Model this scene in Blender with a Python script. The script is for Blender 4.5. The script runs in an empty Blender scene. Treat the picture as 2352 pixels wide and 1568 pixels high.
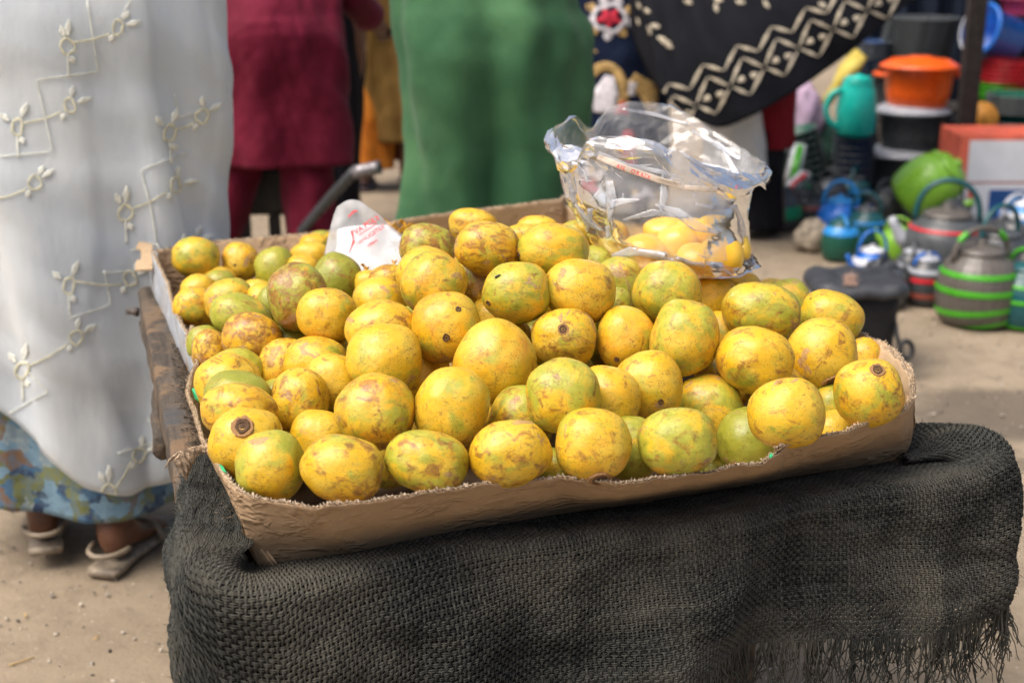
import bpy, bmesh, math, random
import numpy as np
from mathutils import Vector, Matrix, noise
from mathutils.bvhtree import BVHTree
R = math.radians
random.seed(7); rng = np.random.default_rng(11)
scene = bpy.context.scene
COL = scene.collection

# ------------------------------------------------------------------ camera
F, HC, PITCH = 3267.0, 1.4, R(17)          # focal length in pixels of a 2352 px wide frame, camera height, tilt
cam_data = bpy.data.cameras.new("camera"); cam = bpy.data.objects.new("camera", cam_data); COL.objects.link(cam)
cam.location = (0, 0, HC); cam.rotation_euler = (R(90) - PITCH, 0, 0)
cam_data.lens = 50; cam_data.sensor_width = 36; cam_data.clip_start = .05; cam_data.clip_end = 500
cam_data.dof.use_dof = True; cam_data.dof.focus_distance = 1.93; cam_data.dof.aperture_fstop = 3.9
scene.camera = cam
# ------------------------------------------------------------------ sky, sun, exposure
world = bpy.data.worlds.new("World"); scene.world = world; world.use_nodes = True
wn = world.node_tree; wn.nodes.clear()
sky = wn.nodes.new("ShaderNodeTexSky"); sky.sky_type = 'NISHITA'; sky.sun_disc = False
sky.sun_elevation = R(60); sky.sun_rotation = R(240); sky.air_density = .8; sky.dust_density = 10.0; sky.ozone_density = 1.0; sky.altitude = 300
bg = wn.nodes.new("ShaderNodeBackground"); bg.inputs[1].default_value = .10
wo = wn.nodes.new("ShaderNodeOutputWorld"); wn.links.new(sky.outputs[0], bg.inputs[0]); wn.links.new(bg.outputs[0], wo.inputs[0])
sun_data = bpy.data.lights.new("sun", 'SUN'); sun = bpy.data.objects.new("sun", sun_data); COL.objects.link(sun)
sun_data.energy = 1.3; sun_data.angle = R(50); sun_data.color = (1, .96, .9)
_el, _az = R(60), R(240)                    # azimuth measured from +Y towards +X
sd = Vector((math.sin(_az) * math.cos(_el), math.cos(_az) * math.cos(_el), math.sin(_el)))
sun.rotation_euler = sd.to_track_quat('Z', 'Y').to_euler()
scene.view_settings.view_transform = 'Standard'; scene.view_settings.look = 'None'
scene.view_settings.exposure = 1.0; scene.view_settings.gamma = 1; scene.view_settings.use_curve_mapping = False
scene.cycles.use_denoising = True
scene.cycles.max_bounces = 10; scene.cycles.transparent_max_bounces = 24; scene.cycles.transmission_bounces = 8

# ------------------------------------------------------------------ where things stand
_cp, _sp = math.cos(PITCH), math.sin(PITCH)
def ray(u, v):
    x = (u - 1176) / F; y = -(v - 784) / F
    return Vector((x, y * _sp + _cp, y * _cp - _sp))
def P(u, v, t): return Vector((0, 0, HC)) + ray(u, v) * t
def PZ(u, v, z):
    r = ray(u, v); return Vector((0, 0, HC)) + r * ((z - HC) / r.z)
def depth(p): return p[1] * _cp + (HC - p[2]) * _sp
O2 = Vector((-.326, 1.564, 0)); E1 = Vector((.937, .348, 0)).normalized(); E2 = Vector((-.348, .937, 0)).normalized()
def AB(a, b, z=0.): return O2 + E1 * a + E2 * b + Vector((0, 0, z))      # a along the carton front, b towards its back

# ------------------------------------------------------------------ object helpers
def tag(o, label=None, cat=None, group=None, kind=None):
    if label: o['label'] = label
    if cat: o['category'] = cat
    if group: o['group'] = group
    if kind: o['kind'] = kind
    return o
def empty(name, loc, label, cat, group=None, rz=0.):
    o = bpy.data.objects.new(name, None); COL.objects.link(o); o.location = loc; o.rotation_euler = (0, 0, rz)
    o.empty_display_size = .05
    return tag(o, label, cat, group)
def link(name, me, mat=None, parent=None, smooth=True, world=True):
    o = bpy.data.objects.new(name, me); COL.objects.link(o)
    if mat is not None:
        if len(me.materials) == 0: me.materials.append(mat)
    if parent is not None:
        o.parent = parent
        if world:
            o.matrix_parent_inverse = (Matrix.Translation(parent.location) @ parent.rotation_euler.to_matrix().to_4x4()).inverted()
    if smooth:
        me.polygons.foreach_set("use_smooth", [True] * len(me.polygons))
    return o
def mesh(verts, faces, name="m"):
    me = bpy.data.meshes.new(name); me.from_pydata([tuple(v) for v in verts], [], faces); me.update(); return me
def np_mesh(V, Q, name="m"):
    """fast quad mesh from arrays"""
    V = np.asarray(V, dtype=np.float32); Q = np.asarray(Q, dtype=np.int32); k = Q.shape[1]
    me = bpy.data.meshes.new(name); me.vertices.add(len(V)); me.vertices.foreach_set("co", V.ravel())
    me.loops.add(Q.size); me.loops.foreach_set("vertex_index", Q.ravel())
    me.polygons.add(len(Q)); me.polygons.foreach_set("loop_start", np.arange(0, Q.size, k, dtype=np.int32))
    me.polygons.foreach_set("loop_total", np.full(len(Q), k, dtype=np.int32))
    me.update(calc_edges=True); me.validate(); return me
def grid_faces(n, m, wrap=False, off=0):
    """n rows x m columns"""
    f = []
    for i in range(n - 1):
        for j in range(m if wrap else m - 1):
            j2 = (j + 1) % m
            f.append((off + i * m + j, off + i * m + j2, off + (i + 1) * m + j2, off + (i + 1) * m + j))
    return f
def lathe(prof, n=40, rib=0, ribamp=0., sx=1., sy=1., cap=True):
    V = []; m = len(prof)
    for (r, z) in prof:
        for j in range(n):
            a = 2 * math.pi * j / n; rr = r * (1 + (ribamp * math.cos(rib * a) if rib else 0))
            V.append((rr * math.cos(a) * sx, rr * math.sin(a) * sy, z))
    f = grid_faces(m, n, True)
    if cap:
        f.append(tuple(reversed(range(n)))); f.append(tuple(range((m - 1) * n, m * n)))
    return V, f
def tube(pts, rad, n=8, cap=True, flat=1.0):
    pts = [Vector(p) for p in pts]; V = []; m = len(pts)
    rad = [rad] * m if not hasattr(rad, '__len__') else rad
    up = None
    for i, p in enumerate(pts):
        d = (pts[min(i + 1, m - 1)] - pts[max(i - 1, 0)]).normalized()
        if up is None:
            up = Vector((0, 0, 1)) if abs(d.z) < .9 else Vector((1, 0, 0))
        x = d.cross(up); x.normalize(); y = x.cross(d).normalized(); up = y
        for j in range(n):
            a = 2 * math.pi * j / n
            V.append(p + x * (math.cos(a) * rad[i]) + y * (math.sin(a) * rad[i] * flat))
    f = grid_faces(m, n, True)
    if cap: f.append(tuple(reversed(range(n)))); f.append(tuple(range((m - 1) * n, m * n)))
    return V, f
def join(parts):
    V = []; Fc = []
    for (v, f) in parts:
        o = len(V); V += list(v); Fc += [tuple(i + o for i in q) for q in f]
    return V, Fc
def box(c, s, rz=0.):
    x, y, z = s[0] / 2, s[1] / 2, s[2] / 2; cc = math.cos(rz); ss = math.sin(rz)
    V = []
    for dz in (-z, z):
        for dx, dy in ((-x, -y), (x, -y), (x, y), (-x, y)):
            V.append((c[0] + dx * cc - dy * ss, c[1] + dx * ss + dy * cc, c[2] + dz))
    return V, [(0, 3, 2, 1), (4, 5, 6, 7), (0, 1, 5, 4), (1, 2, 6, 5), (2, 3, 7, 6), (3, 0, 4, 7)]
def bevel(me, w=.004, seg=2):
    bm = bmesh.new(); bm.from_mesh(me)
    bmesh.ops.bevel(bm, geom=bm.edges[:], offset=w, segments=seg, affect='EDGES', profile=.6)
    bm.to_mesh(me); bm.free(); return me
def solid(o, t, offset=-1):
    m = o.modifiers.new("thickness", 'SOLIDIFY'); m.thickness = t; m.offset = offset; return o
def subs(o, n=1):
    m = o.modifiers.new("subdivision", 'SUBSURF'); m.levels = n; m.render_levels = n; return o
def xf(V, M): return [M @ Vector(v) for v in V]
_wc = {}
def wob(x, y, seed=0, freq=1., octaves=4):
    """smooth numpy noise, about -1..1"""
    key = (seed, octaves)
    if key not in _wc:
        g = np.random.default_rng(seed + 100); _wc[key] = [(g.uniform(0, 2 * np.pi, 6), g.uniform(0, 2 * np.pi, 6), g.uniform(.7, 1.4, 6)) for _ in range(octaves)]
    out = 0.; amp = 1.; fr = freq
    for ph, di, sc in _wc[key]:
        for k in range(6):
            out = out + amp * np.sin((x * np.cos(di[k]) + y * np.sin(di[k])) * fr * 2 * np.pi * sc[k] + ph[k]) / 3.
        amp *= .5; fr *= 2.03
    return out / 1.6

# ------------------------------------------------------------------ materials
class NT:
    def __init__(s, name):
        s.m = bpy.data.materials.new(name); s.m.use_nodes = True; s.t = s.m.node_tree; s.t.nodes.clear()
        s.out = s.t.nodes.new("ShaderNodeOutputMaterial")
    def n(s, typ, **kw):
        nd = s.t.nodes.new("ShaderNode" + typ)
        for k, v in kw.items(): setattr(nd, k, v)
        return nd
    def l(s, a, b): s.t.links.new(a, b)
    def put(s, sock, v):
        if isinstance(v, (int, float)): sock.default_value = v
        elif isinstance(v, (tuple, list)): sock.default_value = (*v, 1) if len(v) == 3 and sock.type == 'RGBA' else v
        else: s.l(v, sock)
    def coord(s, kind='Object', scale=None, add=None):
        c = s.n("TexCoord").outputs[kind]
        if scale is not None or add is not None:
            if add is not None:
                a = s.n("VectorMath", operation='ADD'); s.l(c, a.inputs[0]); s.l(add, a.inputs[1]); c = a.outputs[0]
            if scale is not None:
                mp = s.n("Mapping"); s.l(c, mp.inputs[0]); mp.inputs[3].default_value = scale if hasattr(scale, '__len__') else (scale,) * 3; c = mp.outputs[0]
        return c
    def noise(s, co, scale, detail=4, rough=.55, dist=0.):
        n = s.n("TexNoise"); s.l(co, n.inputs['Vector']); n.inputs['Scale'].default_value = scale
        n.inputs['Detail'].default_value = detail; n.inputs['Roughness'].default_value = rough; n.inputs['Distortion'].default_value = dist
        return n.outputs[0]
    def ramp(s, v, lo, hi, a=0., b=1.):
        r = s.n("MapRange", interpolation_type='SMOOTHSTEP'); s.put(r.inputs[0], v); s.put(r.inputs[1], lo); s.put(r.inputs[2], hi); s.put(r.inputs[3], a); s.put(r.inputs[4], b)
        return r.outputs[0]
    def mix(s, f, a, b, mode='MIX'):
        m = s.n("Mix", data_type='RGBA', blend_type=mode); s.put(m.inputs[0], f); s.put(m.inputs[6], a); s.put(m.inputs[7], b); return m.outputs[2]
    def math(s, op, a, b=0.):
        m = s.n("Math", operation=op); s.put(m.inputs[0], a); s.put(m.inputs[1], b); return m.outputs[0]
    def bump(s, h, strength=.3, dist=.01, prev=None):
        b = s.n("Bump"); s.put(b.inputs['Height'], h); b.inputs['Strength'].default_value = strength; b.inputs['Distance'].default_value = dist
        if prev is not None: s.l(prev, b.inputs['Normal'])
        return b.outputs[0]
    def bsdf(s, col, rough=.5, normal=None, spec=.5, metal=0., sheen=0., trans=0., **kw):
        b = s.n("BsdfPrincipled"); s.put(b.inputs['Base Color'], col); s.put(b.inputs['Roughness'], rough)
        b.inputs['Specular IOR Level'].default_value = spec; b.inputs['Metallic'].default_value = metal
        if sheen: b.inputs['Sheen Weight'].default_value = sheen
        if normal is not None: s.l(normal, b.inputs['Normal'])
        return b
    def done(s, shader): s.l(shader if not hasattr(shader, 'outputs') else shader.outputs[0], s.out.inputs[0]); return s.m
def simple(name, col, rough=.5, var=.12, scale=30, bump=0., spec=.5, metal=0., blotch=0., blotchcol=(.25, .19, .12), sheen=0.):
    t = NT(name); co = t.coord(); n1 = t.noise(co, scale, 5)
    dark = tuple(c * (1 - var * 2) for c in col); lite = tuple(min(1, c * (1 + var * 1.5)) for c in col)
    c = t.mix(t.ramp(n1, .3, .7), dark, lite)
    if blotch: c = t.mix(t.ramp(t.noise(co, scale * .35, 6, .6), .62 - blotch * .3, .8), c, blotchcol)
    nm = t.bump(n1, bump, .004) if bump else None
    rg = t.ramp(t.noise(co, scale * 2.3, 3), .3, .7, max(0, rough - .08), min(1, rough + .1))
    return t.done(t.bsdf(c, rg, nm, spec, metal, sheen))

def m_fruit():
    t = NT("mango skin"); oi = t.n("ObjectInfo")
    sc = t.n("VectorMath", operation='SCALE'); cv = t.n("CombineXYZ")
    t.l(oi.outputs['Random'], cv.inputs[0]); t.l(t.math('MULTIPLY', oi.outputs['Random'], 7.3), cv.inputs[1]); t.l(t.math('MULTIPLY', oi.outputs['Random'], 3.1), cv.inputs[2])
    t.l(cv.outputs[0], sc.inputs[0]); sc.inputs['Scale'].default_value = 37.
    co = t.coord('Object', None, sc.outputs[0])
    sep = t.n("SeparateColor"); t.l(oi.outputs['Color'], sep.inputs[0]); g, br, hue = sep.outputs[0], sep.outputs[1], sep.outputs[2]
    base = t.mix(t.ramp(t.noise(co, 1.3, 3), .35, .7), (.69, .405, .012), (.67, .455, .045))
    base = t.mix(t.math('MULTIPLY', t.ramp(t.noise(co, .9, 3, .6, .3), .45, .75), hue), base, (.66, .25, .008))
    # green cheeks
    gn = t.noise(co, 1.15, 7, .62, .5)
    lo = t.math('SUBTRACT', .585, t.math('MULTIPLY', g, .42))
    gm = t.ramp(gn, lo, t.math('ADD', lo, .16))
    green = t.mix(t.ramp(t.noise(co, 3, 5), .3, .7), (.27, .32, .028), (.42, .42, .05))
    green = t.mix(t.ramp(g, .55, 1.), green, t.mix(.5, green, (.10, .16, .02)))
    base = t.mix(t.math('MULTIPLY', gm, .88), base, green)
    # fine green freckles
    fr = t.ramp(t.noise(co, 8, 6, .7), .54, .64)
    base = t.mix(t.math('MULTIPLY', fr, .42), base, (.24, .25, .03))
    # orange-brown sun stains
    sn = t.noise(co, 2.4, 9, .68, .7)
    lo2 = t.math('SUBTRACT', .585, t.math('MULTIPLY', br, .21))
    sm = t.ramp(sn, lo2, t.math('ADD', lo2, .15))
    stain = t.mix(t.ramp(t.noise(co, 7, 6, .7), .4, .62), (.36, .15, .025), (.14, .055, .014))
    base = t.mix(t.math('MULTIPLY', sm, .85), base, stain)
    # pale corky patches with a hard edge
    cn = t.noise(co, 1.05, 8, .55, 1.1)
    lo3 = t.math('SUBTRACT', .675, t.math('MULTIPLY', br, .13))
    cm = t.ramp(cn, lo3, t.math('ADD', lo3, .03))
    cork = t.mix(t.ramp(t.noise(co, 16, 4), .35, .65), (.30, .17, .075), (.44, .27, .14))
    base = t.mix(t.math('MULTIPLY', cm, .8), base, cork)
    # hairline cracks
    vo = t.n("TexVoronoi", feature='DISTANCE_TO_EDGE'); wv = t.n("Mix", data_type='VECTOR')
    ns = t.n("TexNoise"); t.l(co, ns.inputs['Vector']); ns.inputs['Scale'].default_value = 4.; ns.inputs['Detail'].default_value = 5
    wv.inputs[0].default_value = .16; t.l(co, wv.inputs[4]); t.l(ns.outputs[1], wv.inputs[5]); t.l(wv.outputs[1], vo.inputs['Vector']); vo.inputs['Scale'].default_value = 6.5
    line = t.ramp(vo.outputs[0], .05, .012)
    line = t.math('MULTIPLY', line, t.ramp(t.noise(co, 2.6, 4, .6), .52, .62))
    base = t.mix(t.math('MULTIPLY', line, .5), base, (.19, .075, .02))
    # short dark scratches
    mp = t.n("Mapping"); t.l(co, mp.inputs[0]); mp.inputs[2].default_value = (.5, .9, .3); mp.inputs[3].default_value = (6, 34, 22)
    scn = t.noise(mp.outputs[0], 1., 3, .5, .4)
    scm = t.math('MULTIPLY', t.ramp(scn, .64, .69), t.ramp(t.noise(co, 2.3, 3), .42, .56))
    base = t.mix(t.math('MULTIPLY', scm, .75), base, (.11, .05, .02))
    # pin dots
    v2 = t.n("TexVoronoi"); t.l(co, v2.inputs['Vector']); v2.inputs['Scale'].default_value = 15.
    dot = t.math('MULTIPLY', t.ramp(v2.outputs[0], .22, .13), t.ramp(t.noise(co, 5, 2), .45, .53))
    base = t.mix(t.math('MULTIPLY', dot, .8), base, (.07, .04, .02))
    h = t.math('ADD', t.noise(co, 2.2, 2), t.math('MULTIPLY', t.noise(co, 26, 4), .05))
    h = t.math('SUBTRACT', h, t.math('MULTIPLY', line, .25))
    nm = t.bump(h, .16, .012)
    rg = t.math('ADD', t.ramp(t.noise(co, 4, 5), .3, .7, .32, .50), t.math('MULTIPLY', cm, .2))
    b = t.bsdf(base, rg, nm, .55)
    b.inputs['Subsurface Weight'].default_value = 0.0
    return t.done(b)
M_FRUIT = m_fruit()
def m_peeled():
    t = NT("peeled mango flesh"); co = t.coord()
    c = t.mix(t.ramp(t.noise(co, 18, 4), .3, .7), (.86, .46, .02), (.92, .60, .06))
    return t.done(t.bsdf(c, .25, t.bump(t.noise(co, 30, 4), .1, .004), .6))
M_PEEL = m_peeled()
M_SCAR = simple("corky stem scar", (.12, .062, .028), .7, .35, 260, .5)
M_SCAR2 = simple("dry brown ring", (.33, .17, .06), .65, .25, 220, .3)
def m_kraft(name, c1, c2, wr=1.):
    t = NT(name); co = t.coord()
    c = t.mix(t.ramp(t.noise(co, 6, 7, .6), .3, .7), c1, c2)
    fib = t.noise(t.coord('Object', (160, 160, 900)), 1., 3)
    c = t.mix(t.math('MULTIPLY', t.ramp(fib, .45, .75), .3), c, tuple(x * .72 for x in c1))
    spots = t.ramp(t.noise(co, 55, 3), .66, .74)
    c = t.mix(t.math('MULTIPLY', spots, .35), c, tuple(x * .5 for x in c1))
    # crumpled paper ridges, stretched along the board, and pressed flutes
    mp = t.n("Mapping"); t.l(co, mp.inputs[0]); mp.inputs[2].default_value = (0, 0, R(-20)); mp.inputs[3].default_value = (17, 17, 34)
    rn = t.noise(mp.outputs[0], 1.25, 3, .5, .35)
    ridge = t.math('SUBTRACT', 1., t.math('ABSOLUTE', t.math('MULTIPLY', t.math('SUBTRACT', rn, .5), 11.)))
    ridge = t.math('MAXIMUM', ridge, 0.)
    h = t.math('MULTIPLY', ridge, t.ramp(t.noise(co, 11, 4), .47, .62, .04, 1.))
    h = t.math('ADD', h, t.math('MULTIPLY', t.noise(co, 24, 5), .8))
    nm = t.bump(h, .55 * wr, .009)
    return t.done(t.bsdf(c, .78, nm, .25))
M_KRAFT = m_kraft("brown kraft board", (.37, .25, .145), (.45, .31, .185))
M_KRAFT_IN = m_kraft("inner kraft liner", (.42, .30, .18), (.52, .38, .24), .5)
M_TORN = simple("torn paper edge", (.50, .40, .29), .9, .3, 420, .4, .1)
M_FLUTE = simple("corrugated fluting", (.44, .34, .23), .9, .25, 300, .2, .1)
M_WHITEB = simple("white printed liner with painted shade", (.36, .39, .43), .6, .1, 25, .15, .3, blotch=.6, blotchcol=(.35, .28, .2))  # white liner, shade beside the rail put into base colour and blotches
M_GREENP = simple("green print on liner", (.02, .33, .12), .55, .1, 40)
def m_wood():
    t = NT("weathered grey wood"); co = t.coord()
    m0 = t.n('Mapping'); t.l(co, m0.inputs[0]); m0.inputs[2].default_value = (0, 0, R(-17)); mp = t.n('Mapping'); t.l(m0.outputs[0], mp.inputs[0]); mp.inputs[3].default_value = (70, 4.5, 70)
    g = t.noise(mp.outputs[0], 1., 7, .65, .6)
    c = t.mix(t.ramp(g, .3, .7), (.035, .028, .023), (.10, .08, .06))
    c = t.mix(t.ramp(t.noise(co, 14, 6, .65), .5, .62), c, (.16, .105, .06))
    c = t.mix(t.ramp(t.noise(co, 7, 5), .55, .7), c, (.05, .055, .06))
    return t.done(t.bsdf(c, .75, t.bump(t.math('ADD', g, t.noise(co, 40, 4)), .8, .004), .35))
M_WOOD = m_wood()
def m_yarn():
    t = NT("charcoal jute yarn"); co = t.coord()
    a = t.n("Attribute", attribute_type='GEOMETRY', attribute_name='tone').outputs['Fac']
    c = t.mix(a, (.008, .010, .010), (.060, .062, .054))
    dust = t.ramp(t.noise(co, 3.6, 5, .6), .46, .66)
    c = t.mix(t.math('MULTIPLY', dust, .5), c, (.14, .128, .098))
    c = t.mix(t.math('MULTIPLY', t.ramp(t.noise(co, 150, 4), .45, .75), .4), c, (.085, .083, .07))
    return t.done(t.bsdf(c, .8, t.bump(t.noise(t.coord('Object', (700, 700, 700)), 1., 3), .6, .0008), .15, sheen=0))
M_YARN = m_yarn()
def m_cloth(name, c1, c2, rough=.75, scale=4., weave=600., trans=0., bump=.25, sheen=.0, spec=.12, detail=5):
    t = NT(name); co = t.coord()
    c = t.mix(t.ramp(t.noise(co, scale, detail, .6), .35, .65), c1, c2)
    w = t.noise(t.coord('Object', (weave, weave, weave * .4)), 1., 2)
    c = t.mix(t.math('MULTIPLY', t.ramp(w, .4, .7), .22), c, tuple(x * .6 for x in c1))
    nm = t.bump(t.math('ADD', t.noise(co, scale * 5, 5), t.math('MULTIPLY', w, .15)), bump, .01)
    b = t.bsdf(c, rough, nm, spec, sheen=sheen)
    if trans:
        tr = t.n("BsdfTranslucent"); t.put(tr.inputs[0], c); mx = t.n("MixShader"); mx.inputs[0].default_value = trans
        t.l(b.outputs[0], mx.inputs[1]); t.l(tr.outputs[0], mx.inputs[2]); return t.done(mx)
    return t.done(b)
def m_sheer():
    t = NT("sheer white voile"); co = t.coord()
    c = t.mix(t.ramp(t.noise(co, 3, 4), .35, .65), (.74, .80, .84), (.84, .87, .87))
    nm = t.bump(t.noise(t.coord('Object', (9, 9, 3)), 1., 5), .35, .02)
    b = t.bsdf(c, .6, nm, .3, sheen=.2)
    tl = t.n("BsdfTranslucent"); t.put(tl.inputs[0], c); m1 = t.n("MixShader"); m1.inputs[0].default_value = .35
    t.l(b.outputs[0], m1.inputs[1]); t.l(tl.outputs[0], m1.inputs[2])
    tp = t.n("BsdfTransparent"); m2 = t.n("MixShader"); m2.inputs[0].default_value = .10
    t.l(m1.outputs[0], m2.inputs[1]); t.l(tp.outputs[0], m2.inputs[2]); return t.done(m2)
def m_floral():
    t = NT("blue and olive floral print"); co = t.coord()
    ns = t.n("TexNoise"); t.l(co, ns.inputs['Vector']); ns.inputs['Scale'].default_value = 7.; ns.inputs['Detail'].default_value = 4
    wv = t.n("Mix", data_type='VECTOR'); wv.inputs[0].default_value = .22; t.l(co, wv.inputs[4]); t.l(ns.outputs[1], wv.inputs[5])
    vo = t.n("TexVoronoi"); t.l(wv.outputs[1], vo.inputs['Vector']); vo.inputs['Scale'].default_value = 31.
    sep = t.n("SeparateColor"); t.l(vo.outputs['Color'], sep.inputs[0]); k = sep.outputs[0]
    c = t.mix(t.ramp(k, .15, .2), (.05, .13, .24), (.20, .33, .42))
    c = t.mix(t.ramp(k, .40, .44), c, (.33, .40, .41))
    c = t.mix(t.ramp(k, .58, .62), c, (.15, .16, .05))
    c = t.mix(t.ramp(k, .75, .79), c, (.03, .05, .11))
    c = t.mix(t.ramp(k, .90, .94), c, (.20, .12, .07))
    c = t.mix(t.ramp(t.noise(co, 16, 4), .55, .62), c, (.20, .22, .09))
    c = t.mix(t.math('MULTIPLY', t.ramp(t.noise(co, 55, 5, .7), .4, .6), .55), c, (.12, .20, .28))
    return t.done(t.bsdf(c, .7, t.bump(t.noise(co, 20, 4), .2, .01), .2, sheen=.1))
def m_film(name, tint=(1, 1, 1), haze=.10, gloss=1., hazecol=(.85, .88, .9), rough=.06):
    t = NT(name); co = t.coord()
    tp = t.n("BsdfTransparent"); t.put(tp.inputs[0], tint)
    gl = t.n("BsdfGlossy"); t.put(gl.inputs[0], (1, 1, 1)); t.put(gl.inputs['Roughness'], rough)
    nm = t.bump(t.noise(co, 14, 3, .5, .4), .18, .01)
    t.l(nm, gl.inputs['Normal'])
    fr = t.n("Fresnel"); fr.inputs[0].default_value = 1.5; t.l(nm, fr.inputs[1])
    m1 = t.n("MixShader"); t.put(m1.inputs[0], t.math('MINIMUM', t.math('MULTIPLY', fr.outputs[0], 1.9 * gloss), .95)); t.l(tp.outputs[0], m1.inputs[1]); t.l(gl.outputs[0], m1.inputs[2])
    df = t.n("BsdfDiffuse"); t.put(df.inputs[0], hazecol); tl = t.n("BsdfTranslucent"); t.put(tl.inputs[0], hazecol)
    m3 = t.n("MixShader"); m3.inputs[0].default_value = .5; t.l(df.outputs[0], m3.inputs[1]); t.l(tl.outputs[0], m3.inputs[2])
    m2 = t.n("MixShader"); hz = t.ramp(t.noise(co, 9, 5, .6, .8), .35, .75, haze * .25, haze * 2.2)
    t.l(hz, m2.inputs[0]); t.l(m1.outputs[0], m2.inputs[1]); t.l(m3.outputs[0], m2.inputs[2]); return t.done(m2)

# ================================================================== ground
def m_ground():
    t = NT("packed sandy earth"); co = t.coord()
    c = t.mix(t.ramp(t.noise(co, .8, 6, .6), .3, .7), (.235, .188, .132), (.335, .272, .192))
    c = t.mix(t.math('MULTIPLY', t.ramp(t.noise(co, 9, 7, .7), .42, .68), .6), c, (.19, .15, .105))
    c = t.mix(t.math('MULTIPLY', t.ramp(t.noise(co, 60, 4, .6), .6, .75), .6), c, (.20, .16, .12))
    c = t.mix(t.math('MULTIPLY', t.ramp(t.noise(co, 90, 3, .6), .66, .74), .7), c, (.62, .58, .52))
    # damp oily stain by the kettles on the right
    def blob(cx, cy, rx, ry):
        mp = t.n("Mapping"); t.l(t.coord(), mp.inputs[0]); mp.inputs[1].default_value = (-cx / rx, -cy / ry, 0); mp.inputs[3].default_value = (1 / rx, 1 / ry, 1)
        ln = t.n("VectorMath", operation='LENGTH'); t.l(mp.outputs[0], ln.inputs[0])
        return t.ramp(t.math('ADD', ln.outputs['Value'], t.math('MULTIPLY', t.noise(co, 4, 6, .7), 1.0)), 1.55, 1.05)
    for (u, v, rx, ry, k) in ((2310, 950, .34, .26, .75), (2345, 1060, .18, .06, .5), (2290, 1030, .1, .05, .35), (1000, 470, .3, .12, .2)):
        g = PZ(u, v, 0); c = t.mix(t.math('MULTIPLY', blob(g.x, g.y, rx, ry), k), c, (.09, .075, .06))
    h = t.math('ADD', t.math('ADD', t.noise(co, 14, 8, .7), t.math('MULTIPLY', t.noise(co, 4, 3, .5), 1.5)), t.math('MULTIPLY', t.noise(co, 120, 4), .25))
    return t.done(t.bsdf(c, .92, t.bump(h, .5, .02), .2))
M_GROUND = m_ground()
n = 121; xs = np.linspace(-1, 1, n); xs = np.sign(xs) * np.abs(xs) ** 2.2
gx, gy = np.meshgrid(xs * 60, xs * 60 + 4)
gz = wob(gx, gy, 3, .5, 3) * .008 * np.exp(-((gx) ** 2 + (gy - 4) ** 2) / 60) - .004
me = np_mesh(np.stack([gx.ravel(), gy.ravel(), gz.ravel()], 1), grid_faces(n, n))
tag(link("ground", me, M_GROUND), kind='structure')
# loose grit and pebbles on the earth
ico = bmesh.new(); bmesh.ops.create_icosphere(ico, subdivisions=1, radius=1.); iv = np.array([v.co[:] for v in ico.verts]); ifc = np.array([[v.index for v in f.verts] for f in ico.faces]); ico.free()
def scatter(name, n, xr, yr, r0, r1, mat, seed):
    g = np.random.default_rng(seed); V = []; Q = []
    for i in range(n):
        r = r0 + (r1 - r0) * g.random() ** 3; p = np.array([g.uniform(*xr), g.uniform(*yr), r * .2])
        s = np.array([1, g.uniform(.6, 1), g.uniform(.4, .8)]) * r; a = g.uniform(0, 6.28)
        w = iv * s * (1 + g.uniform(-.2, .2, (len(iv), 1))); w = np.stack([w[:, 0] * np.cos(a) - w[:, 1] * np.sin(a), w[:, 0] * np.sin(a) + w[:, 1] * np.cos(a), w[:, 2]], 1) + p
        Q.append(ifc + len(iv) * i); V.append(w)
    o = link(name, np_mesh(np.concatenate(V), np.concatenate(Q)), mat, smooth=False); return o
tag(scatter("pebbles", 4200, (-1.4, 2.4), (1.5, 6.5), .002, .008, simple("pale grit", (.42, .37, .31), .9, .4, 90), 5), "loose pale grit and small pebbles on the bare earth", kind='stuff')
tag(scatter("dark_grit", 3000, (-1.4, 2.4), (1.5, 6.5), .002, .007, simple("dark grit", (.14, .12, .10), .9, .3, 90), 6), "scattered dark grit on the bare earth", kind='stuff')

# ================================================================== cart under the carton
cart = empty("wooden_cart", AB(.45, .6, 0), "weathered wooden handcart with a worn left rail carrying the fruit carton", "cart")
def beam(p0, p1, w, h, name, parent, mat=M_WOOD, seed=1, amp=.002, n=40, rnd=.35):
    p0 = Vector(p0); p1 = Vector(p1); d = (p1 - p0); L = d.length; d.normalize(); x = d.cross(Vector((0, 0, 1))).normalized() if abs(d.z) < .9 else Vector((1, 0, 0)); y = x.cross(d)
    V = []; m = 16
    for i in range(n):
        e = min(1, min(i, n - 1 - i) / 1.5); s = .90 + .1 * e
        for j in range(m):
            a = 2 * math.pi * j / m; cx = math.copysign(abs(math.cos(a)) ** rnd, math.cos(a)); cy = math.copysign(abs(math.sin(a)) ** rnd, math.sin(a))
            k = amp * noise.noise(Vector((i * L / n * 14, cx * 2 + seed * 9, cy * 2)))
            V.append(p0 + d * (L * i / (n - 1)) + x * (cx * w / 2 * s + k) + y * (cy * h / 2 * s + k))
    f = grid_faces(n, m, True); f.append(tuple(reversed(range(m)))); f.append(tuple(range((n - 1) * m, n * m)))
    return link(name, mesh(V, f), mat, parent)
beam(AB(-.030, .035, .628), AB(.050, 1.30, .628), .058, .075, "rail", cart, seed=1, amp=.003, n=90, rnd=.25)
beam(AB(.99, .03, .585), AB(.93, 1.28, .60), .055, .07, "rail", cart, seed=2)
beam(AB(-.03, -.015, .585), AB(1.05, -.015, .585), .05, .07, "cross_beam", cart, seed=3)
beam(AB(.05, 1.22, .56), AB(.95, 1.22, .56), .05, .06, "cross_beam", cart, seed=4)
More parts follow.
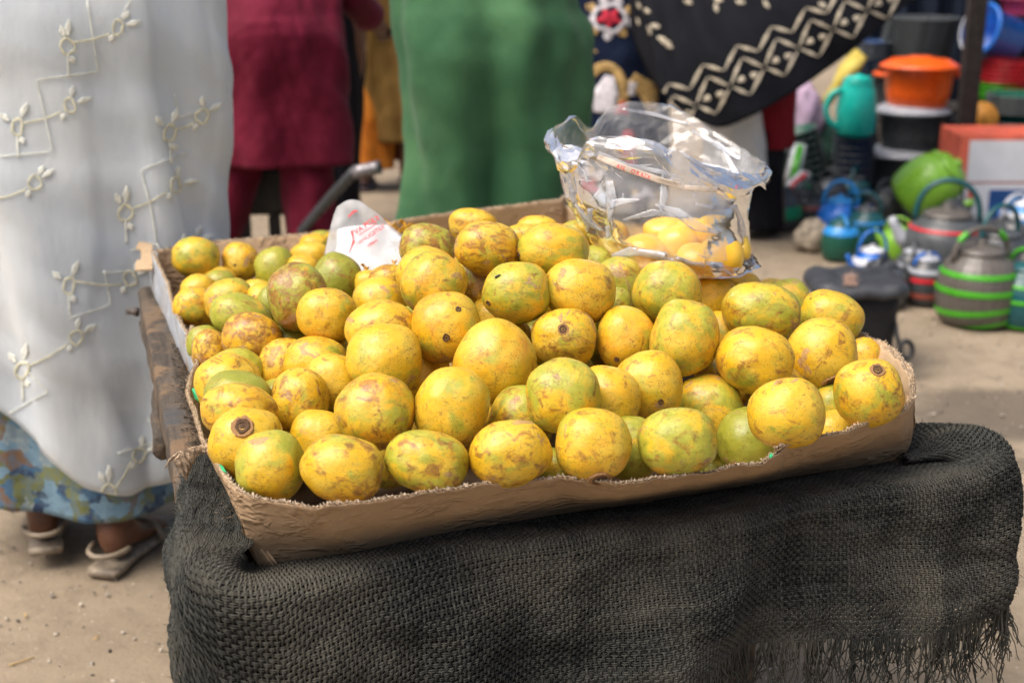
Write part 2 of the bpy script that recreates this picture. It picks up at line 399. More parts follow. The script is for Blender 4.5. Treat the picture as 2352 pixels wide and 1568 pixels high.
for k in range(6):
    beam(AB(.08 + k * .165, .07, .597), AB(.08 + k * .165, 1.24, .603), .15, .018, "deck_board", cart, seed=5 + k, n=20)
beam(PZ(374, 905, .575), PZ(378, 1030, .545), .038, .045, "peg", cart, seed=12, amp=.006, n=14, rnd=.6)
bp = PZ(318, 716, .62); V, f = lathe([(.0005, 0), (.009, 0), (.010, .004), (.006, .012), (.0055, .024), (.0005, .025)], 10)
link("bolt", mesh(xf(V, Matrix.Translation(bp) @ Matrix.Rotation(R(-90), 4, 'Y')), f), simple("rusty bolt", (.08, .06, .05), .6, .4, 200, .4), cart)
for a, b in ((.12, .35), (.9, .35), (.15, 1.15), (.86, 1.15)):
    beam(AB(a, b, -.01), AB(a, b, .57), .05, .05, "leg", cart, seed=int(a * 30), n=16)

# ================================================================== corrugated carton
carton = empty("cardboard_carton", AB(.47, .6, .61), "big torn brown corrugated carton heaped with mangoes on the cart", "carton")
def rim_pts(lst): return [PZ(u, v, z) for (u, v, z) in lst]
front_top = rim_pts([(547, 1122, .738), (580, 1138, .736), (640, 1148, .735), (735, 1160, .734), (820, 1152, .734), (950, 1133, .735), (1080, 1114, .736), (1190, 1100, .737), (1290, 1091, .738),
                     (1350, 1100, .735), (1415, 1108, .733), (1480, 1098, .735), (1560, 1087, .736), (1660, 1076, .735), (1750, 1062, .735), (1778, 1040, .738), (1800, 1022, .745)])
front_top2 = rim_pts([(1782, 1026, .747), (1800, 1023, .746), (1850, 1008, .742), (1950, 984, .738), (2030, 958, .738), (2075, 938, .740), (2097, 914, .745)])
front_bot = rim_pts([(602, 1312, .605), (720, 1300, .600), (850, 1275, .600), (1100, 1222, .600), (1290, 1186, .600), (1500, 1150, .600), (1640, 1128, .600), (1780, 1106, .600)])
front_bot2 = rim_pts([(1775, 1106, .600), (1850, 1094, .600), (1950, 1080, .600), (2068, 1064, .603)])
left_top = rim_pts([(440, 748, .745), (447, 790, .742), (452, 830, .738), (434, 868, .736), (430, 900, .735), (448, 950, .735), (462, 1000, .736), (487, 1045, .738), (520, 1092, .738), (547, 1121, .738)])
left_bot = [AB(.045, b, .622) for b in (.72, .6, .48, .36, .24, .15, .1, .05, .02)] + [PZ(602, 1311, .605)]
rear_top = rim_pts([(350, 578, .742), (362, 600, .742), (385, 650, .735), (396, 700, .735), (412, 735, .732), (430, 762, .730), (428, 790, .728), (446, 830, .725), (452, 850, .72)])
rear_bot = [AB(.052, b, .622) for b in (1.28, 1.2, 1.1, 1.0, .9, .8, .7, .6, .5)]
right_top = rim_pts([(2097, 914, .745), (2094, 880, .750), (2088, 850, .752), (2060, 815, .752), (2025, 787, .752), (1985, 768, .750), (1930, 735, .748), (1890, 702, .750), (1850, 684, .752), (1780, 655, .745)]) + [AB(1.02, .80, .74), AB(.98, 1.0, .74), AB(.955, 1.15, .745), AB(.95, 1.29, .77)]
right_bot = [PZ(2068, 1064, .603), AB(.985, .12, .622), AB(.985, .18, .622), AB(.98, .24, .622), AB(.975, .3, .622), AB(.975, .38, .622), AB(.97, .46, .622), AB(.97, .55, .622), AB(.965, .65, .622), AB(.965, .75, .622), AB(.96, .85, .622), AB(.95, 1.0, .622), AB(.945, 1.15, .622), AB(.94, 1.27, .622)]
back_top = rim_pts([(350, 577, .742), (400, 566, .742), (500, 552, .742), (620, 543, .742), (740, 532, .742), (838, 527, .744), (880, 518, .758), (905, 507, .775), (1000, 492, .781), (1150, 474, .785), (1288, 456, .788)]) + [AB(.95, 1.29, .788)]
back_bot = [AB(.052 + .9 * k / 11, 1.27, .622) for k in range(12)]
def resample(pts, n):
    d = [0.]
    for a, b in zip(pts, pts[1:]): d.append(d[-1] + (b - a).length)
    T = np.linspace(0, d[-1], n); A = np.array([p[:] for p in pts])
    return np.stack([np.interp(T, d, A[:, k]) for k in range(3)], 1), d[-1]
def wall(name, top, bot, outmat, inmat=M_KRAFT_IN, ragged=.003, seed=0, thick=.005, flute=.0062, torn=True, label=None, crumple=.004):
    """one corrugated panel: outer liner, inner liner, zigzag fluting and a torn furry edge as its sub-parts"""
    _, L = resample(top, 10); n = int(L / .004); rows = 14
    Tp, L = resample(top, n); Bt, _ = resample(bot, n); s = np.linspace(0, L, n)
    Tp[:, 2] += ragged * wob(s, s * 0, seed, 14, 5) * .8
    tan = np.gradient(Tp, axis=0); tan[:, 2] = 0; tan /= np.linalg.norm(tan, axis=1)[:, None]
    k = 9; tan = np.stack([np.convolve(np.pad(tan[:, c], k, mode='edge'), np.ones(2 * k + 1) / (2 * k + 1), 'valid') for c in range(3)], 1)
    nor = np.stack([tan[:, 1], -tan[:, 0], 0 * s], 1)
    def P3(f, off):
        """f 0 top .. 1 bottom"""
        base = Tp * (1 - f) + Bt * f
        bulge = np.sin(np.pi * f) * .006
        c = crumple * wob(s, f * .12 + 0 * s, seed + 5, 7, 4) * np.sin(np.pi * min(1, f * 1.1 + .05))
        return base + nor * (bulge + c + off)[:, None] if hasattr(bulge + c + off, '__len__') else base + nor * (bulge + c + off)
    fs = np.linspace(0, 1, rows) ** 1.2
    def sheet(off, drop):
        V = np.concatenate([P3(f, off) - np.array([0, 0, 1.])[None] * (drop * (1 - f) ** 6)[:, None] for f in fs]); return V
    d1 = .0012 + .0016 * np.abs(wob(s, s * 0 + 3, seed + 1, 25, 4)); d2 = .0012 + .0016 * np.abs(wob(s, s * 0 + 7, seed + 2, 25, 4))
    root = link(name, np_mesh(sheet(thick / 2, d1), grid_faces(rows, n)), outmat, carton)
    solid(root, .0006, 0)
    if label: root['label'] = label
    li = link("inner_liner", np_mesh(sheet(-thick / 2, d2), grid_faces(rows, n)), inmat); solid(li, .0006, 0); li.parent = root
    # fluting
    nf = int(L / flute) * 4; sf = np.linspace(0, L, nf); zz = np.array([0, 1, 0, -1])[np.arange(nf) % 4] * (thick / 2 - .0006)
    def at(arr): return np.stack([np.interp(sf, s, arr[:, c]) for c in range(3)], 1)
    nn = at(nor); rowsf = [at(P3(f, 0.)) + nn * zz[:, None] + np.array([0, 0, .0002]) for f in (0., .1, .3)]
    fl = link("fluting", np_mesh(np.concatenate(rowsf), grid_faces(3, nf)), M_FLUTE, smooth=False); solid(fl, .0005, 0); fl.parent = root
    if torn:
        V = []; Q = []; cnt = 0; g = random.Random(seed)
        for i in range(int(L / .0011)):
            q = g.random() * (n - 1); i0 = int(q); side = g.choice((-1, 1)); b = Vector(P3(0, side * thick / 2)[i0]) + Vector((0, 0, -.001))
            dvec = Vector(nor[i0]) * g.uniform(-.5, 1.) * side + Vector((0, 0, g.uniform(.2, 1))) + Vector(tan[i0]) * g.uniform(-1, 1)
            tip = b + dvec.normalized() * g.uniform(.001, .0042); w = Vector(tan[i0]) * g.uniform(.0004, .0022)
            V += [b - w, b + w, tip + w * .4 + Vector((0, 0, .0004)), tip - w * .4]; Q.append((cnt, cnt + 1, cnt + 2, cnt + 3)); cnt += 4
        tr = link("torn_fibres", mesh(V, Q), M_TORN, smooth=False); tr.parent = root; tr['kind'] = 'stuff'
    return root
wall("front_wall", front_top, front_bot, M_KRAFT, seed=1, ragged=.0035)
wall("front_wall", front_top2, front_bot2, M_KRAFT, seed=2, label="right-hand piece of the front wall overlapping at a crease")
wall("left_wall", left_top, left_bot, M_KRAFT, seed=3, ragged=.004)
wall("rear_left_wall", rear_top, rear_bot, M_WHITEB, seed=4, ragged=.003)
wall("right_wall", right_top, right_bot, M_KRAFT, seed=5, ragged=.005, crumple=.006)
wall("back_wall", back_top, back_bot, M_KRAFT, seed=6, ragged=.0008, crumple=.0015)
V = [AB(.06, .075, .617), AB(.96, .085, .617), AB(.94, 1.27, .617), AB(.05, 1.27, .617)]
o = link("carton_bottom", mesh(V, [(0, 1, 2, 3)]), simple("carton floor with painted gap shade", (.13, .085, .05), .85, .3, 12), carton); solid(o, .004)  # floor colour darkened to deepen the shade in the mango gaps
# second, split outer ply that curls away on the right wall
wall("outer_ply", rim_pts([(1984, 766, .752), (2030, 785, .754), (2066, 812, .752), (2094, 846, .748), (2100, 872, .742), (2102, 900, .742)]), [AB(1.0, .34, .66), AB(1.0, .28, .66), AB(1.0, .22, .66), AB(.995, .16, .66), AB(.99, .1, .66), AB(.99, .06, .66)], M_KRAFT, seed=8, ragged=.005, thick=.004)
# green printed scraps of the inner face, torn curl at the left corner, flap at the back left corner
def patch(name, pts, mat, parent, th=.0008):
    o = link(name, mesh(pts, [tuple(range(len(pts)))]), mat, parent, smooth=False); solid(o, th, 0); return o
patch("printed_scrap", rim_pts([(440, 893, .738), (456, 886, .742), (460, 925, .728), (447, 915, .733)]), M_GREENP, carton)
patch("printed_scrap", rim_pts([(503, 1064, .741), (512, 1070, .742), (521, 1086, .739), (510, 1080, .738)]), M_GREENP, carton)
patch("printed_scrap", rim_pts([(1766, 1046, .742), (1772, 1039, .745), (1776, 1046, .742), (1769, 1052, .740)]), M_GREENP, carton)
# curl
V = []; N = 30
for i in range(N):
    q = i / (N - 1); c = PZ(478, 1032, .735).lerp(PZ(402, 1082, .70), q); c.z += .012 * math.sin(q * 3.1)
    w = .003 + .011 * q ** 1.4
    for j in range(7):
        a = (j / 6) * 4.2 + q * 5
        V.append(c + Vector((math.cos(a) * w, math.sin(a) * w * .8, math.sin(a * 1.7) * w)) + Vector([noise.noise(Vector((i * .5, j, k))) * .003 for k in range(3)]))
o = link("torn_curl", mesh(V, grid_faces(N, 7)), simple("torn pale ply", (.46, .35, .24), .9, .25, 150, .5), carton, smooth=False); solid(o, .0015, 0)
# back-left flap (a ragged scrap sticking out)
fl = rim_pts([(350, 562, .742), (350, 620, .722), (310, 622, .722), (313, 600, .729), (323, 598, .73), (324, 575, .738), (312, 570, .74), (320, 556, .745)])
patch("corner_flap", fl, M_KRAFT_IN, carton, .004)
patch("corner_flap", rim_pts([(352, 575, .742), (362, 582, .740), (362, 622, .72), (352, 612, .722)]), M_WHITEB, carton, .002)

# ================================================================== burlap cloth woven yarn by yarn
cloth = empty("burlap_cloth", AB(.5, -.05, .5), "charcoal burlap sacking with frayed hem hanging over the cart front", "burlap cloth")
def seg_path():
    """plan outline of the cart edge the cloth falls over: list of (a,b)"""
    pts = [(-.018, .30), (-.033, .2), (-.045, .1), (-.05, .03)]
    for k in range(1, 9):
        a = math.pi + math.pi / 2 * k / 8; pts.append((-.01 + .045 * math.cos(a), -.0 + .055 * math.sin(a)))
    pts += [(x, -.058 + .008 * math.sin(x * 7)) for x in np.linspace(.03, 1.0, 22)]
    for k in range(0, 9):
        a = -math.pi / 2 + math.pi / 2 * k / 8; pts.append((1.035 + .055 * math.cos(a), .005 + .06 * math.sin(a)))
    pts += [(1.092, .05), (1.08, .1), (1.04, .135)]
    return pts
pp = np.array(seg_path()); pl = np.concatenate([[0], np.cumsum(np.linalg.norm(np.diff(pp, axis=0), axis=1))]); SL = pl[-1]
def smooth1(a, k=5): return np.convolve(np.pad(a, k, mode='edge'), np.ones(2 * k + 1) / (2 * k + 1), 'valid')
_s = np.linspace(0, SL, 800); _a = smooth1(np.interp(_s, pl, pp[:, 0]), 12); _b = smooth1(np.interp(_s, pl, pp[:, 1]), 12)
_ta = np.gradient(_a); _tb = np.gradient(_b); _l = np.hypot(_ta, _tb); _na = smooth1(_tb / _l, 12); _nb = smooth1(-_ta / _l, 12)
S_LEFT = .36; S_RIGHT = SL - .21
def cloth_in(s): return np.interp(s, [0, .25, .33, .45, S_RIGHT - .05, SL - .12, SL], [.085, .088, .078, .15, .15, .15, .15])
def cloth_out(s):
    return np.interp(s, [0, .12, .24, .31, .36, .42, .6, 1.0, S_RIGHT, SL - .08, SL], [.012, .03, .05, .12, .30, .34, .27, .190, .215, .29, .27])
def cloth_pt(s, l):
    """s along the edge, l = 0..1 across: inner line to hem -> world arrays"""
    win = cloth_in(s); wout = cloth_out(s); tot = win + wout; x = l * tot - win       # x<0 on top, x>0 hanging
    r = .02; arc = np.clip(x + .5 * r * np.pi * .5, 0, r * np.pi / 2)
    flat = np.minimum(x, -.5 * r * np.pi * .5) + .5 * r * np.pi * .5
    down = np.maximum(x - .5 * r * np.pi * .5, 0)
    out = flat - r * .4 + r * np.sin(arc / r)
    z = -r * (1 - np.cos(arc / r)) - down
    bil = .5 + .5 * np.tanh(down / .05)
    fold = .032 * wob(s * 1.0, down * .6 + s * .3, 21, 2.4, 2) + .014 * wob(s, down * .9, 27, 5.2, 2) + .005 * wob(s, down, 22, 8, 3) + .0012 * wob(s, l * .3, 23, 30, 2)
    out = out + bil * (fold - .020 * np.abs(wob(s + .15 * down, down * .35, 41, 3.0, 2)) + .008) + down * .12 + bil * .025 * np.exp(-((s - .42) / .10) ** 2) + .02 * np.exp(-((s - (S_RIGHT + .02)) / .10) ** 2) * bil
    z0 = .636 + .040 / (1 + np.exp((s - .36) / .018)) + .034 * np.exp(-((s - (SL - .13)) / .07) ** 2) * (1 - .5 * bil)
    z = z + z0 + .004 * wob(s, l, 24, 6, 3) * (1 - bil) + .02 * (flat / .1)
    ia = np.interp(s, _s, _a); ib = np.interp(s, _s, _b); na = np.interp(s, _s, _na); nb = np.interp(s, _s, _nb)
    a = ia + na * out; b = ib + nb * out
    return np.stack([O2.x + E1.x * a + E2.x * b, O2.y + E1.y * a + E2.y * b, z], -1)
def cloth_frame(s, l):
    e = 1e-3; p = cloth_pt(s, l); ds = cloth_pt(s + e, l) - p; dl = cloth_pt(s, l + e) - p
    ds /= np.linalg.norm(ds, axis=-1, keepdims=True) + 1e-9; dl /= np.linalg.norm(dl, axis=-1, keepdims=True) + 1e-9
    n = np.cross(ds, dl); n /= np.linalg.norm(n, axis=-1, keepdims=True) + 1e-9
    return p, ds, dl, -n
SP = .0057
def yarns(S, Lc, side, phase, hw, ht, amp):
    """S,Lc arrays (nyarn, nsample); side 'warp'/'weft' -> verts, quads, tone"""
    p, ds, dl, n = cloth_frame(S, Lc); ny, ns = S.shape
    w = ds if side == 'warp' else dl
    jit = rng.uniform(.82, 1.12, (ny, 1)) * (1 + .16 * rng.standard_normal((ny, ns)) * .6)
    c = p + n * (phase * amp)[..., None]
    ring = []
    for k in range(4):
        an = np.pi / 2 * k
        ring.append(c + w * (np.cos(an) * hw * jit)[..., None] + n * (np.sin(an) * ht))
    V = np.stack(ring, 2).reshape(-1, 3)
    idx = np.arange(ny * ns * 4).reshape(ny, ns, 4); a = idx[:, :-1]; b = idx[:, 1:]
    Q = np.stack([a, np.roll(a, -1, 2), np.roll(b, -1, 2), b], -1).reshape(-1, 4)
    tone = np.repeat(np.clip(rng.normal(.40, .22, (ny, 1)) + .13 * rng.standard_normal((ny, ns)) + .22 * phase, 0, 1).reshape(-1), 4)
    return V, Q, tone
nw = int(SL / SP); nl = int(.36 / SP)
# warp
sw = (np.arange(nw) + .5) * SP; m = nl * 2
Lw = np.linspace(0, 1, m); Sg = np.repeat(sw[:, None], m, 1); Lg = np.repeat(Lw[None], nw, 0)
Sg = Sg + .0009 * wob(Sg, Lg, 31, 12, 3)
wi = np.arange(nw)[:, None]; ph = np.cos(np.pi * (Lg * nl + wi)); ph = np.sign(ph) * np.abs(ph) ** .6
V1, Q1, T1 = yarns(Sg, Lg, 'warp', ph, .0020, .0011, .0012)
# weft, thin strands laid in pairs
lw = (np.arange(nl) + .5) / nl; ms = nw * 2
Sw = np.linspace(0.001, SL - .001, ms)
VV, QQ, TT = [V1], [Q1], [T1]; off = len(V1)
for dd in (-.0013, .0013):
    Sg = np.repeat(Sw[None], nl, 0); Lg = np.repeat(lw[:, None], ms, 1); tot = cloth_in(Sg) + cloth_out(Sg)
    Lg = np.clip(Lg + dd / tot + .0010 / tot * wob(Sg, Lg, 33, 10, 3), 0, 1)
    li = np.arange(nl)[:, None]; ph = -np.cos(np.pi * (Sg / SP - .5 + li)); ph = np.sign(ph) * np.abs(ph) ** .6
    V2, Q2, T2 = yarns(Sg, Lg, 'weft', ph, .00135, .0010, .0015)
    VV.append(V2); QQ.append(Q2 + off); TT.append(T2); off += len(V2)
me = np_mesh(np.concatenate(VV), np.concatenate(QQ)); at_ = me.attributes.new("tone", 'FLOAT', 'POINT'); at_.data.foreach_set("value", np.concatenate(TT).astype(np.float32))
o = link("weave", me, M_YARN, cloth); o['kind'] = 'stuff'
# dark sheet added behind the weave so its gaps read as shade
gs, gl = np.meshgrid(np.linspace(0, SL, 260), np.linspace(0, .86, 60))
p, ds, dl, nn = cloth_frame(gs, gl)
o = link("gap_shade_layer", np_mesh((p - nn * .004).reshape(-1, 3), grid_faces(60, 260)), simple("dark weave gap shade", (.018, .019, .018), .95, .3, 300, .5, .1), cloth); solid(o, .001, 0)
# frayed fringe
V = []; Q = []; tone = []; cnt = 0; g = np.random.default_rng(77)
nst = 950
for i in range(nst):
    s0 = S_LEFT - .02 + (SL - S_LEFT) * g.random(); L = g.uniform(.03, .10) if g.random() < .8 else g.uniform(.10, .15)
    p0 = cloth_pt(np.array([s0]), np.array([g.uniform(.975, 1.0)]))[0]; k = 10; ph_ = g.uniform(0, 6.28, 3); sw_ = g.uniform(.002, .011); fr_ = g.uniform(.6, 2.2)
    dx = g.normal(0, .22); dy = g.normal(0, .12); rad = g.uniform(.0008, .0018); pts = []
    for j in range(k):
        q = j / (k - 1); pts.append((p0[0] + dx * L * q ** 1.5 + sw_ * q * math.sin(q * 6.28 * fr_ + ph_[0]), p0[1] + dy * L * q + sw_ * q * math.sin(q * 6.28 * fr_ * .8 + ph_[1]), p0[2] - L * q + sw_ * .4 * q * math.sin(9 * q + ph_[2])))
    v, f = tube(pts, [rad * (1 - .5 * j / k) for j in range(k)], 4, False)
    V += [tuple(x) for x in v]; Q += [tuple(a + cnt for a in q) for q in f]; cnt += len(v); tone += [g.uniform(.1, .8)] * len(v)
# loose hairs along the ends and the left rail
for i in range(1100):
    r_ = g.random()
    if r_ < .5: s0 = g.uniform(0, .34); l0 = g.uniform(.0, 1.)
    elif r_ < .75: s0 = g.uniform(SL - .24, SL); l0 = g.uniform(.3, 1.)
    else: s0 = g.uniform(.02, SL); l0 = g.uniform(.25, 1)
    pA, dsA, dlA, nA = cloth_frame(np.array([s0]), np.array([l0])); b = pA[0]; nv = nA[0]; dv = dsA[0] * g.normal() + dlA[0] * g.normal() + nv * g.uniform(.2, 1.2); dv /= np.linalg.norm(dv); L = g.uniform(.004, .014)
    pts = [b, b + dv * L * .5 + np.array([0, 0, .001]), b + dv * L + np.array([0, 0, -.002])]
    v, f = tube(pts, [.0005, .0004, .0002], 3, False); V += [tuple(x) for x in v]; Q += [tuple(a + cnt for a in q) for q in f]; cnt += len(v); tone += [g.uniform(.3, 1.)] * len(v)
me = mesh(V, Q); at_ = me.attributes.new("tone", 'FLOAT', 'POINT'); at_.data.foreach_set("value", np.array(tone, dtype=np.float32))
o = link("fringe", me, M_YARN, cloth); o['kind'] = 'stuff'
# felted fibre lint stuck on the left rail
V = []; Q = []; cnt = 0
for i in range(2600):
    b_ = g.beta(1.6, 1.8) * .85 + .05; a_ = -.02 + .075 * b_ + g.normal(0, .010)
    p0 = AB(a_ + (.006 if b_ > .3 else 0), b_, .664 + g.uniform(0, .006)); an = g.uniform(0, 6.28); L = g.uniform(.003, .011); dv = Vector((math.cos(an), math.sin(an), g.uniform(-.1, .5)))
    v, f = tube([p0, p0 + dv * L * .5 + Vector((0, 0, .0015)), p0 + dv * L], [.0007, .0006, .0003], 3, False); V += v; Q += [tuple(a + cnt for a in q) for q in f]; cnt += len(v)
o = link("fibre_lint", mesh(V, Q), simple("brown fibre lint", (.12, .095, .07), .95, .4, 200, 0, .1), cart); o['kind'] = 'stuff'

# ================================================================== the mangoes
def fruit_mesh(seed, nu=44, nv=28):
    g = random.Random(seed); V = []; e = g.uniform(.90, 1.0); off = Vector((seed * 3.7, seed * 1.3, 0)); taper = g.uniform(-.07, .07)
    for i in range(nv + 1):
        th = math.pi * i / nv
        for j in range(nu):
            ph = 2 * math.pi * j / nu
            d = Vector((math.sin(th) * math.cos(ph), math.sin(th) * math.sin(ph), math.cos(th)))
            q = Vector([math.copysign(abs(c) ** e, c) for c in d]); q.normalize(); sup = (abs(d.x) ** 2.25 + abs(d.y) ** 2.25 + abs(d.z) ** 2.25) ** (-1 / 2.25)
            r = sup * (1 + .055 * noise.noise(d * 1.3 + off) + .017 * noise.noise(d * 3.2 + off)) * .985
            r *= 1 - .05 * max(0, d.dot(Vector((.9, .2, .35)).normalized()) - .93) / .07
            v = d * r; v.y *= 1 + taper * v.x; V.append(v)
    f = grid_faces(nv + 1, nu, True)
    me = mesh(V, f, "mango_skin"); bm = bmesh.new(); bm.from_mesh(me); bmesh.ops.remove_doubles(bm, verts=bm.verts, dist=1e-5); bmesh.ops.recalc_face_normals(bm, faces=bm.faces); bm.to_mesh(me); bm.free()
    me.materials.append(M_FRUIT); me.polygons.foreach_set("use_smooth", [True] * len(me.polygons)); return me
FM = [fruit_mesh(k) for k in range(10)]; FB = [BVHTree.FromPolygons([v.co for v in m.vertices], [p.vertices[:] for p in m.polygons]) for m in FM]
def scar_mesh():
    V, f = lathe([(.0005, .10), (.25, .08), (.45, -.02), (.62, .12), (.85, .16), (1.0, .02), (1.0, -.3)], 20, cap=False)
    me = mesh([Vector(v) * (1 + .3 * noise.noise(Vector(v) * 1.8)) for v in V], f); me.materials.append(M_SCAR); return me
def ring_mesh():
    V, f = lathe([(1.0, -.2), (1.05, .06), (1.45, .05), (1.5, -.2)], 24, cap=False)
    me = mesh([Vector(v) * (1 + .22 * noise.noise(Vector(v) * 1.6)) for v in V], f); me.materials.append(M_SCAR2); return me
SCM = scar_mesh(); RGM = ring_mesh()
CAMB = Matrix(((1, 0, 0), (0, _sp, -_cp), (0, _cp, _sp)))          # columns: right, up, towards the camera
def place_mango(c, ax, ang, i, green, brown, label, group, scars=(), name="mango"):
    k = i % 10; o = bpy.data.objects.new(name, FM[k]); COL.objects.link(o)
    rot = CAMB @ Matrix.Rotation(R(ang), 3, 'Z')
    flip = (Matrix.Identity(3), Matrix.Rotation(R(180), 3, 'Z'), Matrix.Rotation(R(180), 3, 'X'), Matrix.Rotation(R(180), 3, 'Y'))[(i // 10) % 4]
    o.matrix_world = Matrix.Translation(c) @ (rot @ flip).to_4x4() @ Matrix.Diagonal((*ax, 1))
    o.color = (green, brown, random.random(), 1); tag(o, label, 'mango', group)
    for (dx, dy, r) in scars:
        org = flip.inverted() @ Vector((dx, dy, 3)); d = flip.inverted() @ Vector((0, 0, -1))
        hit, nor, _, _ = FB[k].ray_cast(org, d)
        if hit is None: continue
        q = nor.to_track_quat('Z', 'Y').to_matrix().to_4x4(); s = o.matrix_world.to_scale(); inv = Matrix.Diagonal((sum(s) / 3 / s[0], sum(s) / 3 / s[1], sum(s) / 3 / s[2], 1))
        so = bpy.data.objects.new("stem_scar", SCM); COL.objects.link(so); so.parent = o; so.matrix_local = Matrix.Translation(hit) @ inv @ q @ Matrix.Scale(r * .72, 4)
        if r > .16:
            ro = bpy.data.objects.new("scar_ring", RGM); COL.objects.link(ro); ro.parent = o; ro.matrix_local = Matrix.Translation(hit) @ inv @ q @ Matrix.Scale(r * .72, 4)
    return o
